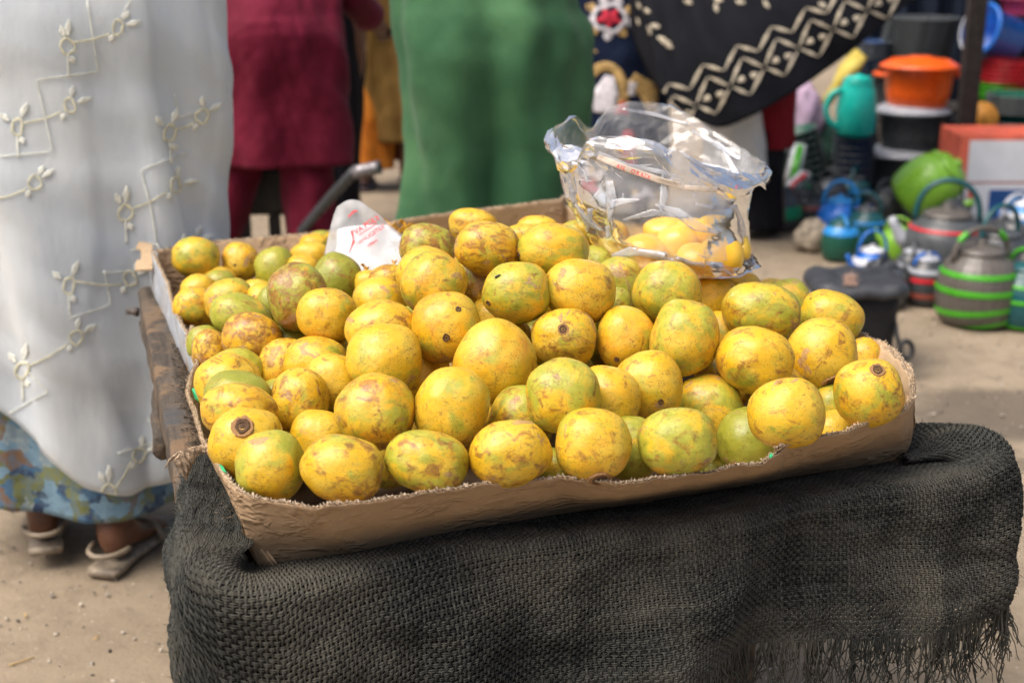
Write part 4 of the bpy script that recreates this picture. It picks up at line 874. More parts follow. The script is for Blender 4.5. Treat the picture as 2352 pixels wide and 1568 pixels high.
# peeled mangoes in the bag
def ellip(ax, seed, nu=32, nv=20):
    V = []
    for i in range(nv + 1):
        th = math.pi * i / nv
        for j in range(nu):
            ph = 2 * math.pi * j / nu; d = Vector((math.sin(th) * math.cos(ph), math.sin(th) * math.sin(ph), math.cos(th)))
            r = 1 + .05 * noise.noise(d * 1.6 + Vector((seed, 0, 0))); V.append(Vector((d.x * ax[0], d.y * ax[1], d.z * ax[2])) * r)
    return V, grid_faces(nv + 1, nu, True)
for i, (u, v, t, w, h, lab) in enumerate(((1655, 588, 2.285, 112, 100, "peeled orange-yellow mango low in the right corner of the clear bag"), (1640, 535, 2.36, 100, 84, "peeled yellow mango behind and above the other one in the clear bag's right corner"),
        (1560, 560, 2.36, 110, 90, "peeled mango in the middle of the clear bag's bottom"), (1480, 575, 2.35, 110, 76, "peeled mango at the left end of the clear bag's bottom"),
        (1700, 575, 2.33, 50, 76, "peeled mango half pressed against the right edge of the clear bag"), (1530, 530, 2.42, 110, 64, "peeled mango at the back of the clear bag behind the middle one"), (1430, 585, 2.33, 90, 60, "small peeled mango at the far left bottom of the clear bag"), (1600, 595, 2.30, 100, 76, "peeled mango pressed low against the front of the clear bag"), (1590, 535, 2.40, 90, 70, "peeled mango at the back right of the clear bag's middle"))):
    V, f = ellip((w / 2 * t / F, .036, h / 2 * t / F), i * 5); o = link("peeled_mango", mesh([v_ + P(u, v, t) for v_ in V], f), M_PEEL); tag(o, lab, "peeled mango", "peeled mangoes in the clear bag")

# ================================================================== white printed bag leaning in the carton
wb = empty("white_printed_bag", P(840, 620, 2.5), "crumpled white polythene bag with red printing leaning among the mangoes", "plastic bag")
L_ = [(738, 612), (744, 590), (750, 560), (758, 525), (766, 495), (774, 475)]; R_ = [(935, 640), (940, 595), (938, 552), (892, 512), (862, 486), (828, 462)]
NR, NC = 34, 40
def wb_pt(i, j, side):
    q = i / (NR - 1); x = j / (NC - 1); k = q * 5; a = min(int(k), 4); fr = k - a
    l = (L_[a][0] * (1 - fr) + L_[a + 1][0] * fr, L_[a][1] * (1 - fr) + L_[a + 1][1] * fr); r = (R_[a][0] * (1 - fr) + R_[a + 1][0] * fr, R_[a][1] * (1 - fr) + R_[a + 1][1] * fr)
    u = l[0] * (1 - x) + r[0] * x; v = l[1] * (1 - x) + r[1] * x - 9 * math.sin(math.pi * x) * q
    bul = .035 * math.sqrt(max(0, 1 - (2 * x - 1) ** 2)) * (1 - .75 * q) + .002
    p = P(u, v, 2.50 - side * bul); p.y += crumple(p, 12, .003) * side
    return p
t_ = NT("white milky polythene"); co = t_.coord()
b_ = t_.bsdf(t_.mix(t_.ramp(t_.noise(co, 20, 4), .3, .7), (.74, .77, .80), (.86, .88, .90)), .28, t_.bump(t_.noise(co, 34, 5, .6, .8), .5, .008), .5)
tl_ = t_.n("BsdfTranslucent"); t_.put(tl_.inputs[0], (.85, .87, .9)); m1_ = t_.n("MixShader"); m1_.inputs[0].default_value = .4; t_.l(b_.outputs[0], m1_.inputs[1]); t_.l(tl_.outputs[0], m1_.inputs[2])
tp_ = t_.n("BsdfTransparent"); m2_ = t_.n("MixShader"); t_.l(t_.ramp(t_.noise(co, 9, 3), .32, .62, .10, .72), m2_.inputs[0]); t_.l(m1_.outputs[0], m2_.inputs[1]); t_.l(tp_.outputs[0], m2_.inputs[2])
M_MILK = t_.done(m2_)
Vf = [wb_pt(i, j, 1) for i in range(NR) for j in range(NC)]; Vb = [wb_pt(i, j, -1) for i in range(NR) for j in range(NC)]
link("front_film", mesh(Vf, grid_faces(NR, NC)), M_MILK, wb); link("back_film", mesh(Vb, grid_faces(NR, NC)), M_MILK, wb)
# the folded white bags filling it
Vc = [wb_pt(i, j, 1) * .5 + wb_pt(i, j, -1) * .5 + (wb_pt(i, j, 1) - wb_pt(i, j, -1)) * .36 for i in range(int(NR * .6)) for j in range(5, NC - 2)]
o = link("folded_white_bags", mesh(Vc, grid_faces(int(NR * .6), NC - 7)), simple("white folded plastic", (.82, .84, .86), .4, .05, 40, .2), wb); solid(o, .004)
bv = BVHTree.FromPolygons(Vf, grid_faces(NR, NC))
text_on("VA POLY", bv, 843, 516, 17, 33, M_RED, wb, .003)
text_on("W\u00d7UGIITEX", bv, 853, 539, 13.5, 35, M_RED, wb, .003)
text_on("100pcs", bv, 855, 558, 10, 35, M_RED, wb, .003)
strips("printed_rule", bv, [([(825, 540), (866, 513)], [1.8, 1.8]), ([(813, 552), (802, 582)], [6, 1.5]), ([(808, 530), (812, 552)], [6, 2]), ([(800, 498), (812, 486), (822, 484)], [3, 5, 2])], M_RED, wb, .003)
# peelings and crumbs behind it
pm = simple("dried orange peel", (.66, .33, .015), .5, .25, 120, .3)
for i, (u, v, t, s, lab) in enumerate(((893, 514, 2.62, 16, "curled orange peel scrap rising behind the white bag"), (915, 528, 2.66, 13, "orange peel scrap right behind the bag's sloping edge"), (935, 522, 2.72, 11, "small peel scrap beside the back wall"), (905, 532, 2.6, 12, "peel scrap lowest of those behind the white bag"), (950, 527, 2.74, 12, "peel scrap furthest right near the back wall"), (925, 512, 2.7, 9, "tiny peel tip standing up near the back wall"),
        (838, 612, 2.44, 9, "loose orange crumb on the white bag's lower front"), (905, 600, 2.42, 6, "tiny orange crumb at the right edge of the white bag"))):
    V = []; c = P(u, v, t); s = s * t / F
    for a in range(7):
        for b in range(6):
            x = (a / 6 - .5) * 2 * s; z = (b / 5 - .5) * 1.2 * s * (1 - abs(a / 6 - .5)); V.append(c + Vector((x, s * .6 * math.sin(a + i), z + s * .5 * math.cos(a * .8 + i))) + Vector([noise.noise(Vector((a, b, i * 3 + k))) * s * .4 for k in range(3)]))
    o = link("orange_peel", mesh(V, grid_faces(7, 6)), pm, None, smooth=False); solid(o, .001); tag(o, lab, "peel", "peel scraps by the white bag")

# ================================================================== people
def skin_body(root, joints, edges, rootv, mat, name="body"):
    """one continuous body grown from a skeleton"""
    names = list(joints); me = bpy.data.meshes.new("body"); me.from_pydata([joints[k][0] for k in names], [(names.index(a), names.index(b)) for a, b in edges], [])
    o = bpy.data.objects.new(name, me); COL.objects.link(o); me.materials.append(mat)
    o.modifiers.new("skin", 'SKIN'); 
    if not me.skin_vertices: me.attributes
    for i, k in enumerate(names):
        sv = me.skin_vertices[0].data[i]; r = joints[k][1]; sv.radius = (r, r) if not hasattr(r, '__len__') else r; sv.use_root = (k == rootv)
    o.modifiers["skin"].use_smooth_shade = True; subs(o, 2)
    if root is not None:
        o.parent = root; o.matrix_parent_inverse = (Matrix.Translation(root.location) @ root.rotation_euler.to_matrix().to_4x4()).inverted()
    return o
def m_skin(): 
    t = NT("dark brown skin"); co = t.coord(); c = t.mix(t.ramp(t.noise(co, 20, 4), .3, .7), (.10, .042, .022), (.16, .070, .038)); b = t.bsdf(c, .45, t.bump(t.noise(co, 120, 3), .15, .003), .4); return t.done(b)
M_SKIN = m_skin(); M_HAIR = simple("black hair", (.012, .011, .011), .7, .3, 200, .6)
def make_body(root, x, y, feet, lean=(0, 0), face=1, arms=None, h=1.62, foot_dir=None):
    """standing adult. feet: two (x,y,lift). lean: offset of the shoulders. face: +1 looks away from the camera"""
    k = h / 1.65; lx, ly = lean; J = {}
    J['pelvis'] = ((x, y, .92 * k), .125); J['belly'] = ((x + lx * .4, y + ly * .4, 1.08 * k), .12); J['chest'] = ((x + lx * .85, y + ly * .85, 1.26 * k), .13)
    J['neck0'] = ((x + lx, y + ly, 1.39 * k), .06); J['neck'] = ((x + lx * 1.08, y + ly * 1.08, 1.45 * k), .05); J['jaw'] = ((x + lx * 1.15, y + ly * 1.15 + .02 * face, 1.51 * k), .075); J['crown'] = ((x + lx * 1.2, y + ly * 1.2, 1.60 * k), .085)
    E = [('pelvis', 'belly'), ('belly', 'chest'), ('chest', 'neck0'), ('neck0', 'neck'), ('neck', 'jaw'), ('jaw', 'crown')]
    for s, nm in ((-1, 'L'), (1, 'R')):
        fx, fy, lift = feet[0 if s < 0 else 1]; fd = foot_dir[0 if s < 0 else 1] if foot_dir else (0, 1)
        fdv = Vector((fd[0], fd[1], 0)).normalized()
        J['hip' + nm] = ((x + s * .09, y, .84 * k), .085); J['knee' + nm] = ((x * .45 + fx * .55 + s * .02, y * .5 + fy * .5 + .03 * face, .47 * k + lift * .5), .055)
        J['ank' + nm] = ((fx, fy, .085 + lift), .036); hl = Vector((fx, fy, .032 + lift)) - fdv * .035; md = Vector((fx, fy, .045 + lift * .6)) + fdv * .07; bl = Vector((fx, fy, .028)) + fdv * .15; to = Vector((fx, fy, .018)) + fdv * .20
        J['heel' + nm] = (hl[:], .032); J['mid' + nm] = (md[:], (.036, .028)); J['ball' + nm] = (bl[:], (.042, .018)); J['toe' + nm] = (to[:], (.034, .012))
        E += [('pelvis', 'hip' + nm), ('hip' + nm, 'knee' + nm), ('knee' + nm, 'ank' + nm), ('ank' + nm, 'heel' + nm), ('ank' + nm, 'mid' + nm), ('mid' + nm, 'ball' + nm), ('ball' + nm, 'toe' + nm)]
        sh = Vector((x + lx + s * .17, y + ly, 1.36 * k)); 
        el, wr = (arms[0 if s < 0 else 1] if arms else (sh + Vector((s * .05, .02, -.27)), sh + Vector((s * .04, .10 * face, -.48))))
        el = Vector(el); wr = Vector(wr); hd = wr + (wr - el).normalized() * .075
        J['sh' + nm] = (sh[:], .05); J['el' + nm] = (el[:], .038); J['wr' + nm] = (wr[:], .026); J['palm' + nm] = (hd[:], (.036, .016))
        E += [('chest', 'sh' + nm), ('sh' + nm, 'el' + nm), ('el' + nm, 'wr' + nm), ('wr' + nm, 'palm' + nm)]
        dv = (wr - el).normalized(); sd_ = dv.cross(Vector((0, 1, 0))); sd_ = sd_.normalized() if sd_.length > .1 else Vector((1, 0, 0))
        for q in range(4):
            a = hd + sd_ * (.024 - q * .016) + dv * .035; b = a + dv * (.045 if q in (1, 2) else .036) + Vector((0, .008 * face, 0)); J['f%d%s' % (q, nm)] = (a[:], .0085); J['g%d%s' % (q, nm)] = (b[:], .007)
            E += [('palm' + nm, 'f%d%s' % (q, nm)), ('f%d%s' % (q, nm), 'g%d%s' % (q, nm))]
    return skin_body(root, J, E, 'pelvis', M_SKIN)
def garment(name, rings, mat, parent, folds=.02, nf=9, seed=0, nu=200, nz=70, zbot=None, thick=.003, sharp=1.6, keep=None, rumple=.007):
    """cloth tube hung through rings (z, cx, cy, rx, ry) from top to hem with falling folds"""
    A = np.array(rings, dtype=float); A = A[np.argsort(-A[:, 0])]; d = np.linspace(0, 1, len(A)); q = np.linspace(0, 1, nz)
    I = [np.interp(q, d, A[:, k]) for k in range(5)]; I = [smooth1(c, 3) if k else c for k, c in enumerate(I)]
    g = np.random.default_rng(seed); ph = g.uniform(0, 6.28, 6); fr = [nf, nf * .55, nf * 1.7, nf * .3]; th = np.linspace(0, 2 * np.pi, nu, endpoint=False); V = np.zeros((nz, nu, 3))
    for i in range(nz):
        z = I[0][i]; lo = q[i] ** .7; w = th + .14 * np.sin(z * 5 + ph[4]) * (1 - q[i])
        f = sum(a * np.cos(np.round(fr[k]) * w + ph[k] + 1.4 * np.sin(z * (2 + k) + ph[k])) for k, a in enumerate((.5, .6, .22, .35)))
        f = np.sign(f) * np.abs(f) ** (1 / sharp) * 1.0; r = folds * (.25 + .75 * lo) * f + rumple * wob(np.cos(th) * .35, np.sin(th) * .35 + z * 1.1, seed, 2.2, 4) + .004 * np.sin(z * 40 + 3 * np.cos(th * 2 + ph[1])) * (1 - lo)
        x = I[1][i] + (I[3][i] + r) * np.cos(th); y = I[2][i] + (I[4][i] + r) * np.sin(th)
        zz = np.full(nu, z)
        if zbot is not None: top = I[0][0]; zb = zbot(x); zz = top - (top - zb) * q[i]
        V[i] = np.stack([x, y, zz], 1)
    o = link(name, np_mesh(V.reshape(-1, 3), grid_faces(nz, nu, True)), mat, parent); solid(o, thick, -1)
    if keep is not None: keep.append(BVHTree.FromPolygons([Vector(v) for v in V.reshape(-1, 3)], grid_faces(nz, nu, True)))
    return o
def sandal(foot, fd, lift, parent, mat, strapmat):
    fdv = Vector((fd[0], fd[1], 0)).normalized(); sv = Vector((fdv.y, -fdv.x, 0)); c = Vector((foot[0], foot[1], 0)); prof = [(-.075, .030), (-.06, .036), (-.03, .036), (.03, .032), (.09, .040), (.15, .046), (.19, .042), (.22, .026), (.23, .012)]
    V = []
    for (l, w) in prof:
        zz = lift * max(0, (.15 - l) / .2)
        for s, z in ((-1, 0), (-1.04, .008), (-1, .016), (1, .016), (1.04, .008), (1, 0)): V.append(c + fdv * l + sv * (w * s) + Vector((0, 0, z + zz + .002)))
    f = grid_faces(len(prof), 6, True); f += [tuple(reversed(range(6))), tuple(range(len(V) - 6, len(V)))]
    o = link("sandal", mesh(V, f), mat, parent); 
    pts = [c + fdv * (-.02) + sv * (.044 * math.cos(a)) + fdv * (-.062 * math.sin(a)) + Vector((0, 0, .055 + lift)) for a in np.linspace(0, math.pi, 12)]
    V, f = tube(pts, .006, 6); s1 = link("strap", mesh(V, f), strapmat, None); s1.parent = o; s1.matrix_parent_inverse = Matrix()
    pts = [c + fdv * .12 + sv * (.047 * math.cos(a)) + Vector((0, 0, .012 + .045 * math.sin(a))) for a in np.linspace(0, math.pi, 12)]
    V, f = tube(pts, .011, 6, flat=.5); s2 = link("strap", mesh(V, f), strapmat, None); s2.parent = o
    return o
# --- woman in sheer white lace robe, left, walking away
W = empty("person", (-1.0, 3.02, 0), "woman in sheer white robe with yellow embroidery over floral skirt, walking away at left", "person")
fr_ = PZ(240, 1330, 0); fl_ = PZ(80, 1300, 0)
fR = (fr_.x + .01, fr_.y + .075, .0); fL = (fl_.x + .01, fl_.y + .055, .022)
make_body(W, -1.0, 3.05, (fL, fR), face=1, foot_dir=((-.35, 1), (.25, 1)))
M_SOLE = simple("pale worn sandal", (.27, .22, .16), .6, .15, 60); M_STRAP = simple("cream strap", (.26, .21, .15), .5, .1)
sandal(fL, (-.35, 1), .03, W, M_SOLE, M_STRAP); sandal(fR, (.25, 1), .0, W, M_SOLE, M_STRAP)
def hem_robe(x): return np.interp(x, [-1.6, -1.1, -.98, -.90, -.82, -.75, -.6], [.60, .40, .30, .225, .19, .195, .22])
def hem_skirt(x): return np.interp(x, [-1.6, -1.1, -.95, -.85, -.7], [.19, .155, .12, .120, .14])
garment("floral_skirt", [(1.0, -1.0, 3.08, .22, .17), (.7, -1.0, 3.08, .27, .2), (.4, -1.0, 3.06, .272, .21), (.15, -1.0, 3.05, .278, .215)], m_floral(), W, .018, 7, 3, zbot=hem_skirt)
garment("inner_slip", [(1.42, -1.0, 3.05, .12, .1), (1.3, -1.0, 3.05, .24, .15), (1.0, -1.0, 3.05, .27, .19), (.7, -1.0, 3.06, .28, .20), (.42, -1.0, 3.07, .275, .20)], m_cloth("pale blue slip", (.62, .71, .76), (.74, .80, .82), .7, 3), W, .008, 5, 4)
kw = []
garment("sheer_robe", [(1.54, -1.0, 3.02, .16, .12), (1.50, -1.0, 3.02, .38, .20), (1.36, -1.0, 3.02, .40, .22), (1.17, -.99, 3.02, .385, .22), (.95, -.99, 3.02, .36, .23), (.74, -.99, 3.03, .345, .235), (.45, -1.0, 3.04, .315, .25), (.2, -1.0, 3.05, .308, .25)], m_sheer(), W, .026, 8, 5, zbot=hem_robe, thick=.001, keep=kw)
o = link("head_scarf", mesh(*ellip((.115, .125, .15), 3)), m_cloth("white head scarf", (.60, .66, .68), (.72, .75, .74)), None); o.location = (-1.0, 3.03, 1.58); o.parent = W; o.matrix_parent_inverse = Matrix.Translation(-Vector(W.location))
M_THREAD = simple("pale yellow embroidery thread", (.68, .66, .48), .6, .12, 60, .4); M_THREAD2 = simple("ivory embroidery thread", (.74, .76, .68), .6, .1, 60, .4)
emb = []; emb2 = []
def flower(u, v, s=1., r=0.):
    emb.append(([(u + (13 - 3 * math.sin(a * 2 + u)) * s * math.cos(a), v + (17 + 2 * math.cos(a * 3 + v)) * s * math.sin(a)) for a in np.linspace(0, 6.3, 16)], [4.8 * s + 1.5 * math.sin(k * 1.7 + u) for k in range(16)]))
    for a0, L in ((-.65 + r + .2 * math.sin(u), 34), (-1.5 + r + .3 * math.cos(v), 24), (1.9 + r, 16)):
        a = -a0 - 0; dx, dy = math.cos(a0), math.sin(a0)
        emb2.append(([(u + dx * 20 * s, v + dy * 22 * s), (u + dx * (20 + L / 2) * s, v + dy * (22 + L / 2) * s), (u + dx * (20 + L) * s, v + dy * (22 + L) * s)], [5, 15 * s, 3]))
for (a, b) in (((271, 63), (155, 107)), ((160, 243), (39, 292)), ((464, 267), (390, 306)), ((404, 425), (288, 489)), ((299, 640), (158, 656)), ((175, 775), (50, 850)), ((320, 1045), (250, 1130)), ((80, 420), (-40, 470)), ((440, 560), (420, 600))):
    flower(*a, 1.0, .25); flower(*b, 1.1, -.7)
    m_ = ((a[0] + b[0]) / 2, (a[1] + b[1]) / 2 + 6); emb.append(([(a[0] - 18, a[1] + 14), m_, (b[0] + 16, b[1] - 10)], [3.4, 3.8, 3.4]))
    emb2.append(([(b[0], b[1] + 20), (b[0] + 3, b[1] + 70)], [5, 4.5]))
for pl_ in ([(200, 0), (225, 165), (83, 183), (121, 348), (0, 359)], [(300, 0), (275, 45)], [(400, 215), (412, 270), (470, 250)], [(430, 350), (322, 390), (345, 470), (360, 560), (300, 575)], [(240, 620), (255, 700), (160, 730)], [(360, 560), (390, 620), (235, 625)], [(60, 850), (110, 900), (0, 960)], [(340, 960), (370, 1010), (270, 1040)]):
    emb2.append((pl_, [2.8] * len(pl_)))
strips("embroidery", kw[0], emb, M_THREAD, W, .003, 'stuff', .001); strips("embroidery_vine", kw[0], emb2, M_THREAD2, W, .003, 'stuff', .001)

# --- person in maroon tunic and trousers
Mp = empty("person", (-.82, 4.95, 0), "person in a maroon tunic and matching trousers bending forward behind the carton", "person")
make_body(Mp, -.82, 4.98, ((-1.12, 4.95, 0), (-.70, 4.9, 0)), lean=(.02, .25), face=1, arms=(((-1.02, 5.2, 1.05), (-.98, 5.4, .92)), ((-.56, 5.1, 1.12), (-.50, 5.3, 1.0))))
M_MAR = m_cloth("maroon cotton", (.105, .005, .018), (.16, .011, .032), .75, 5, 500, bump=.35, sheen=.05)
garment("tunic", [(1.44, -.80, 5.22, .09, .09), (1.38, -.80, 5.2, .2, .12), (1.22, -.82, 5.1, .235, .16), (1.05, -.82, 5.0, .215, .20), (.98, -.815, 4.98, .225, .215), (.85, -.82, 4.98, .222, .20), (.7, -.82, 4.98, .225, .19), (.545, -.82, 4.98, .235, .19)], M_MAR, Mp, .026, 5, 8, sharp=1.3, rumple=.014)
for s, (hx, fx, fy) in enumerate(((-.90, -1.12, 4.95), (-.735, -.70, 4.9))):
    garment("trouser_leg", [(.80, hx, 4.98, .10, .11), (.5, hx * .6 + fx * .4, 4.96, .095, .10), (.3, hx * .35 + fx * .65, 4.95, .09, .095), (.06, fx, fy, .085, .09)], M_MAR, Mp, .008, 4, 10 + s, nu=80, nz=40)
for sh, el, wr in (((-1.0, 5.2, 1.36), (-1.02, 5.2, 1.05), (-.98, 5.4, .93)), ((-.62, 5.15, 1.34), (-.575, 5.1, 1.12), (-.52, 5.28, 1.02))):
    pts = [Vector(sh).lerp(Vector(el), q) for q in np.linspace(0, 1, 6)] + [Vector(el).lerp(Vector(wr), q) for q in np.linspace(.2, 1, 5)]
    V, f = tube(pts, [.075, .072, .07, .068, .066, .066, .064, .062, .06, .06, .062], 14); link("sleeve", mesh(V, f), M_MAR, Mp)
o = link("cap", mesh(*ellip((.095, .11, .09), 3)), M_HAIR, None); o.location = (-.79, 5.28, 1.6); o.parent = Mp; o.matrix_parent_inverse = Matrix.Translation(-Vector(Mp.location))
# --- person in green robe
Gp = empty("person", (-.08, 4.42, 0), "person in a long plain green robe standing with the back turned behind the carton", "person")
make_body(Gp, -.08, 4.45, ((-.2, 4.4, 0), (.06, 4.4, 0)), lean=(.02, .1), face=1)
M_GRN = m_cloth("leaf green cotton", (.032, .105, .047), (.065, .165, .072), .7, 2.5, 450, bump=.2, sheen=.08)
kg = []
garment("green_robe", [(1.47, -.07, 4.5, .09, .08), (1.4, -.07, 4.5, .22, .14), (1.25, -.07, 4.48, .29, .18), (1.12, -.094, 4.46, .265, .22), (1.05, -.064, 4.46, .29, .24), (.95, -.06, 4.44, .275, .24), (.72, -.056, 4.43, .238, .21), (.60, -.072, 4.42, .218, .20), (.45, -.085, 4.42, .222, .2), (.25, -.09, 4.42, .25, .21), (.05, -.09, 4.42, .27, .22)], M_GRN, Gp, .055, 6, 14, keep=kg, sharp=1.1)
o = link("head_cover", mesh(*ellip((.11, .12, .15), 3)), M_GRN, None); o.location = (-.06, 4.56, 1.56); o.parent = Gp; o.matrix_parent_inverse = Matrix.Translation(-Vector(Gp.location))
# --- person in brown over orange, further away
c = P(880, 330, 7.3); Bp = empty("person", (c.x, c.y, 0), "person in long brown gown over orange skirt between the maroon and green people", "person")
make_body(Bp, c.x, c.y, ((c.x - .1, c.y, 0), (c.x + .12, c.y, 0)), face=1)
garment("brown_gown", [(1.46, c.x, c.y, .09, .08), (1.38, c.x, c.y, .2, .13), (1.1, c.x + .01, c.y, .25, .16), (.8, c.x + .02, c.y, .22, .16), (.5, c.x + .04, c.y, .17, .15), (.26, c.x + .06, c.y, .15, .14)], m_cloth("brown gown", (.10, .055, .014), (.17, .10, .028), .7, 3), Bp, .024, 6, 17)
garment("orange_skirt", [(.9, c.x - .04, c.y + .05, .15, .13), (.6, c.x - .07, c.y + .03, .16, .14), (.3, c.x - .09, c.y + .02, .15, .13), (.12, c.x - .07, c.y, .13, .12)], m_cloth("orange skirt", (.36, .10, .01), (.45, .16, .02), .7, 3), Bp, .016, 6, 18)
garment("red_floral_hem", [(.5, c.x + .13, c.y + .1, .09, .08), (.3, c.x + .14, c.y + .1, .10, .09), (.14, c.x + .14, c.y + .1, .10, .09)], simple("red floral cotton", (.22, .03, .02), .8, .45, 22), Bp, .008, 5, 19, nu=70, nz=20)
for s_ in (-.1, .12): sandal((c.x + s_, c.y - .02), (0, 1), 0, Bp, simple("dark shoe", (.05, .03, .03), .5), simple("dark shoe strap", (.05, .03, .03), .5))
o = link("head_scarf", mesh(*ellip((.11, .12, .14), 5)), m_cloth("brown scarf", (.10, .05, .015), (.16, .09, .03)), None); o.location = (c.x, c.y, 1.56); o.parent = Bp; o.matrix_parent_inverse = Matrix.Translation(-Vector(Bp.location))
# --- person in black behind the maroon one
c = P(768, 300, 6.3); Kp = empty("person", (c.x, c.y, 0), "person in plain black clothes mostly hidden behind the maroon tunic", "person")
make_body(Kp, c.x, c.y, ((c.x - .07, c.y, 0), (c.x + .03, c.y, 0)), arms=(((c.x - .14, c.y + .14, 1.15), (c.x - .05, c.y + .2, 1.0)), ((c.x + .10, c.y + .14, 1.15), (c.x + .03, c.y + .22, 1.0))))
M_BLK = m_cloth("black cotton", (.005, .005, .007), (.010, .010, .013), .75, 5)
garment("black_gown", [(1.46, c.x, c.y, .09, .08), (1.38, c.x, c.y, .18, .13), (1.1, c.x, c.y, .14, .13), (.8, c.x - .01, c.y, .155, .14), (.30, c.x - .02, c.y, .13, .13), (.05, c.x - .02, c.y, .13, .13)], M_BLK, Kp, .012, 6, 21)
o = link("head_scarf", mesh(*ellip((.11, .12, .14), 5)), M_BLK, None); o.location = (c.x, c.y, 1.56); o.parent = Kp; o.matrix_parent_inverse = Matrix.Translation(-Vector(Kp.location))
# --- person in navy wax print
c = P(1432, 150, 6.45); Np = empty("person", (c.x, c.y, 0), "person in navy wax-print dress with red and gold blossoms behind the clear bag", "person")
make_body(Np, c.x, c.y, ((c.x - .1, c.y, 0), (c.x + .1, c.y, 0)), face=1)
kn = []
garment("print_dress", [(1.46, c.x, c.y, .09, .08), (1.38, c.x, c.y, .2, .13), (1.1, c.x, c.y, .225, .17), (.8, c.x, c.y, .22, .18), (.5, c.x, c.y, .215, .18), (.12, c.x, c.y, .22, .18)], m_cloth("navy wax cotton", (.005, .010, .030), (.009, .018, .045), .65, 4), Np, .010, 5, 23, keep=kn)
M_PRED = simple("scarlet print", (.50, .01, .035), .7, .15, 30); M_PGOLD = simple("ochre dotted print", (.50, .33, .12), .7, .3, 90); M_PWHITE = simple("off white print", (.62, .60, .64), .7, .15, 60)
def blossom(u, v, s):
    for k in range(9):
        a = k * .7 + u; r0, r1 = 30 * s, 52 * s
        strips("print_petals", kn[0], [([(u + r0 * math.cos(a), v + r0 * .8 * math.sin(a)), (u + (r0 + r1) / 2 * math.cos(a), v + (r0 + r1) / 2 * .8 * math.sin(a)), (u + r1 * math.cos(a), v + r1 * .8 * math.sin(a))], [8, 20 * s, 6])], M_PGOLD if k % 2 else M_PWHITE, Np, .003 + .0005 * (k % 3), 'stuff')
    strips("print_outline", kn[0], [([(u + 30 * s * math.cos(a), v + 24 * s * math.sin(a) * (1 + .15 * math.cos(5 * a))) for a in np.linspace(0, 6.3, 22)], [9] * 22)], M_PWHITE, Np, .006, 'stuff')
    for k in range(5):
        a = k * 1.256 + .4
        strips("print_heart", kn[0], [([(u + 3 * math.cos(a), v + 2 * math.sin(a)), (u + 14 * s * math.cos(a), v + 11 * s * math.sin(a)), (u + 25 * s * math.cos(a), v + 19 * s * math.sin(a))], [4, 13 * s, 5])], M_PRED, Np, .005, 'stuff')
blossom(1400, 42, 1.25); blossom(1350, 430, 1.2); blossom(1480, 470, 1.0); blossom(1400, 600, 1.)
strips("print_shell", kn[0], [([(1390 + 44 * math.cos(a), 215 + 62 * math.sin(a)) for a in np.linspace(R(160), R(400), 16)], [22] * 16), ([(1345, 180), (1342, 220), (1350, 262)], [8, 26, 8]), ([(1450, 180), (1490, 210), (1500, 262)], [30, 46, 20])], M_PGOLD, Np, .004, 'stuff')
strips("print_shell_core", kn[0], [([(1400, 175), (1392, 215), (1388, 260)], [20, 58, 50]), ([(1455, 190), (1450, 220)], [20, 14])], M_PWHITE, Np, .005, 'stuff')
strips("print_heart", kn[0], [([(1432, 232), (1428, 262)], [10, 34]), ([(1445, 300), (1440, 340), (1452, 380)], [20, 44, 20])], M_PRED, Np, .006, 'stuff')
strips('print_leaf', kn[0], [([(1338, 96), (1350, 112), (1372, 120)], [3, 9, 3]), ([(1458, 70), (1470, 92), (1466, 118)], [3, 9, 3]), ([(1340, 300), (1352, 330), (1348, 360)], [4, 14, 4])], M_PGOLD, Np, .004, 'stuff')
o = link("head_scarf", mesh(*ellip((.11, .12, .14), 5)), m_cloth("navy scarf", (.012, .022, .055), (.02, .036, .08)), None); o.location = (c.x, c.y, 1.56); o.parent = Np; o.matrix_parent_inverse = Matrix.Translation(-Vector(Np.location))
# --- person bending in a black wrap with a cream border
c = P(1720, 150, 6.0); Bw = empty("person", (c.x, c.y, 0), "person bending in a large black wrap with cream leaf and diamond border", "person")
J_arm = (((c.x - .15, c.y + .2, .98), (c.x + .05, c.y + .3, .8)), ((c.x + .32, c.y + .2, .98), (c.x + .28, c.y + .3, .82)))
make_body(Bw, c.x, c.y + .05, ((c.x - .02, c.y + .05, 0), (c.x + .18, c.y + .12, 0)), lean=(.33, .05), arms=J_arm)
garment("red_skirt", [(1.0, c.x + .03, c.y + .12, .18, .14), (.7, c.x + .07, c.y + .12, .16, .13), (.40, c.x + .10, c.y + .12, .12, .11)], m_cloth("dark red cotton", (.13, .004, .01), (.19, .01, .018), .7, 3), Bw, .012, 5, 31)
garment("white_underskirt", [(.95, c.x - .05, c.y + .06, .12, .12), (.6, c.x - .05, c.y + .06, .11, .12), (.26, c.x - .03, c.y + .06, .14, .12)], m_cloth("white cotton", (.50, .51, .50), (.62, .62, .6), .7, 3), Bw, .008, 5, 32)
garment("black_leggings", [(.6, c.x + .08, c.y + .12, .11, .10), (.3, c.x + .08, c.y + .11, .11, .10), (.05, c.x + .08, c.y + .10, .12, .11)], M_BLK, Bw, .006, 5, 33)
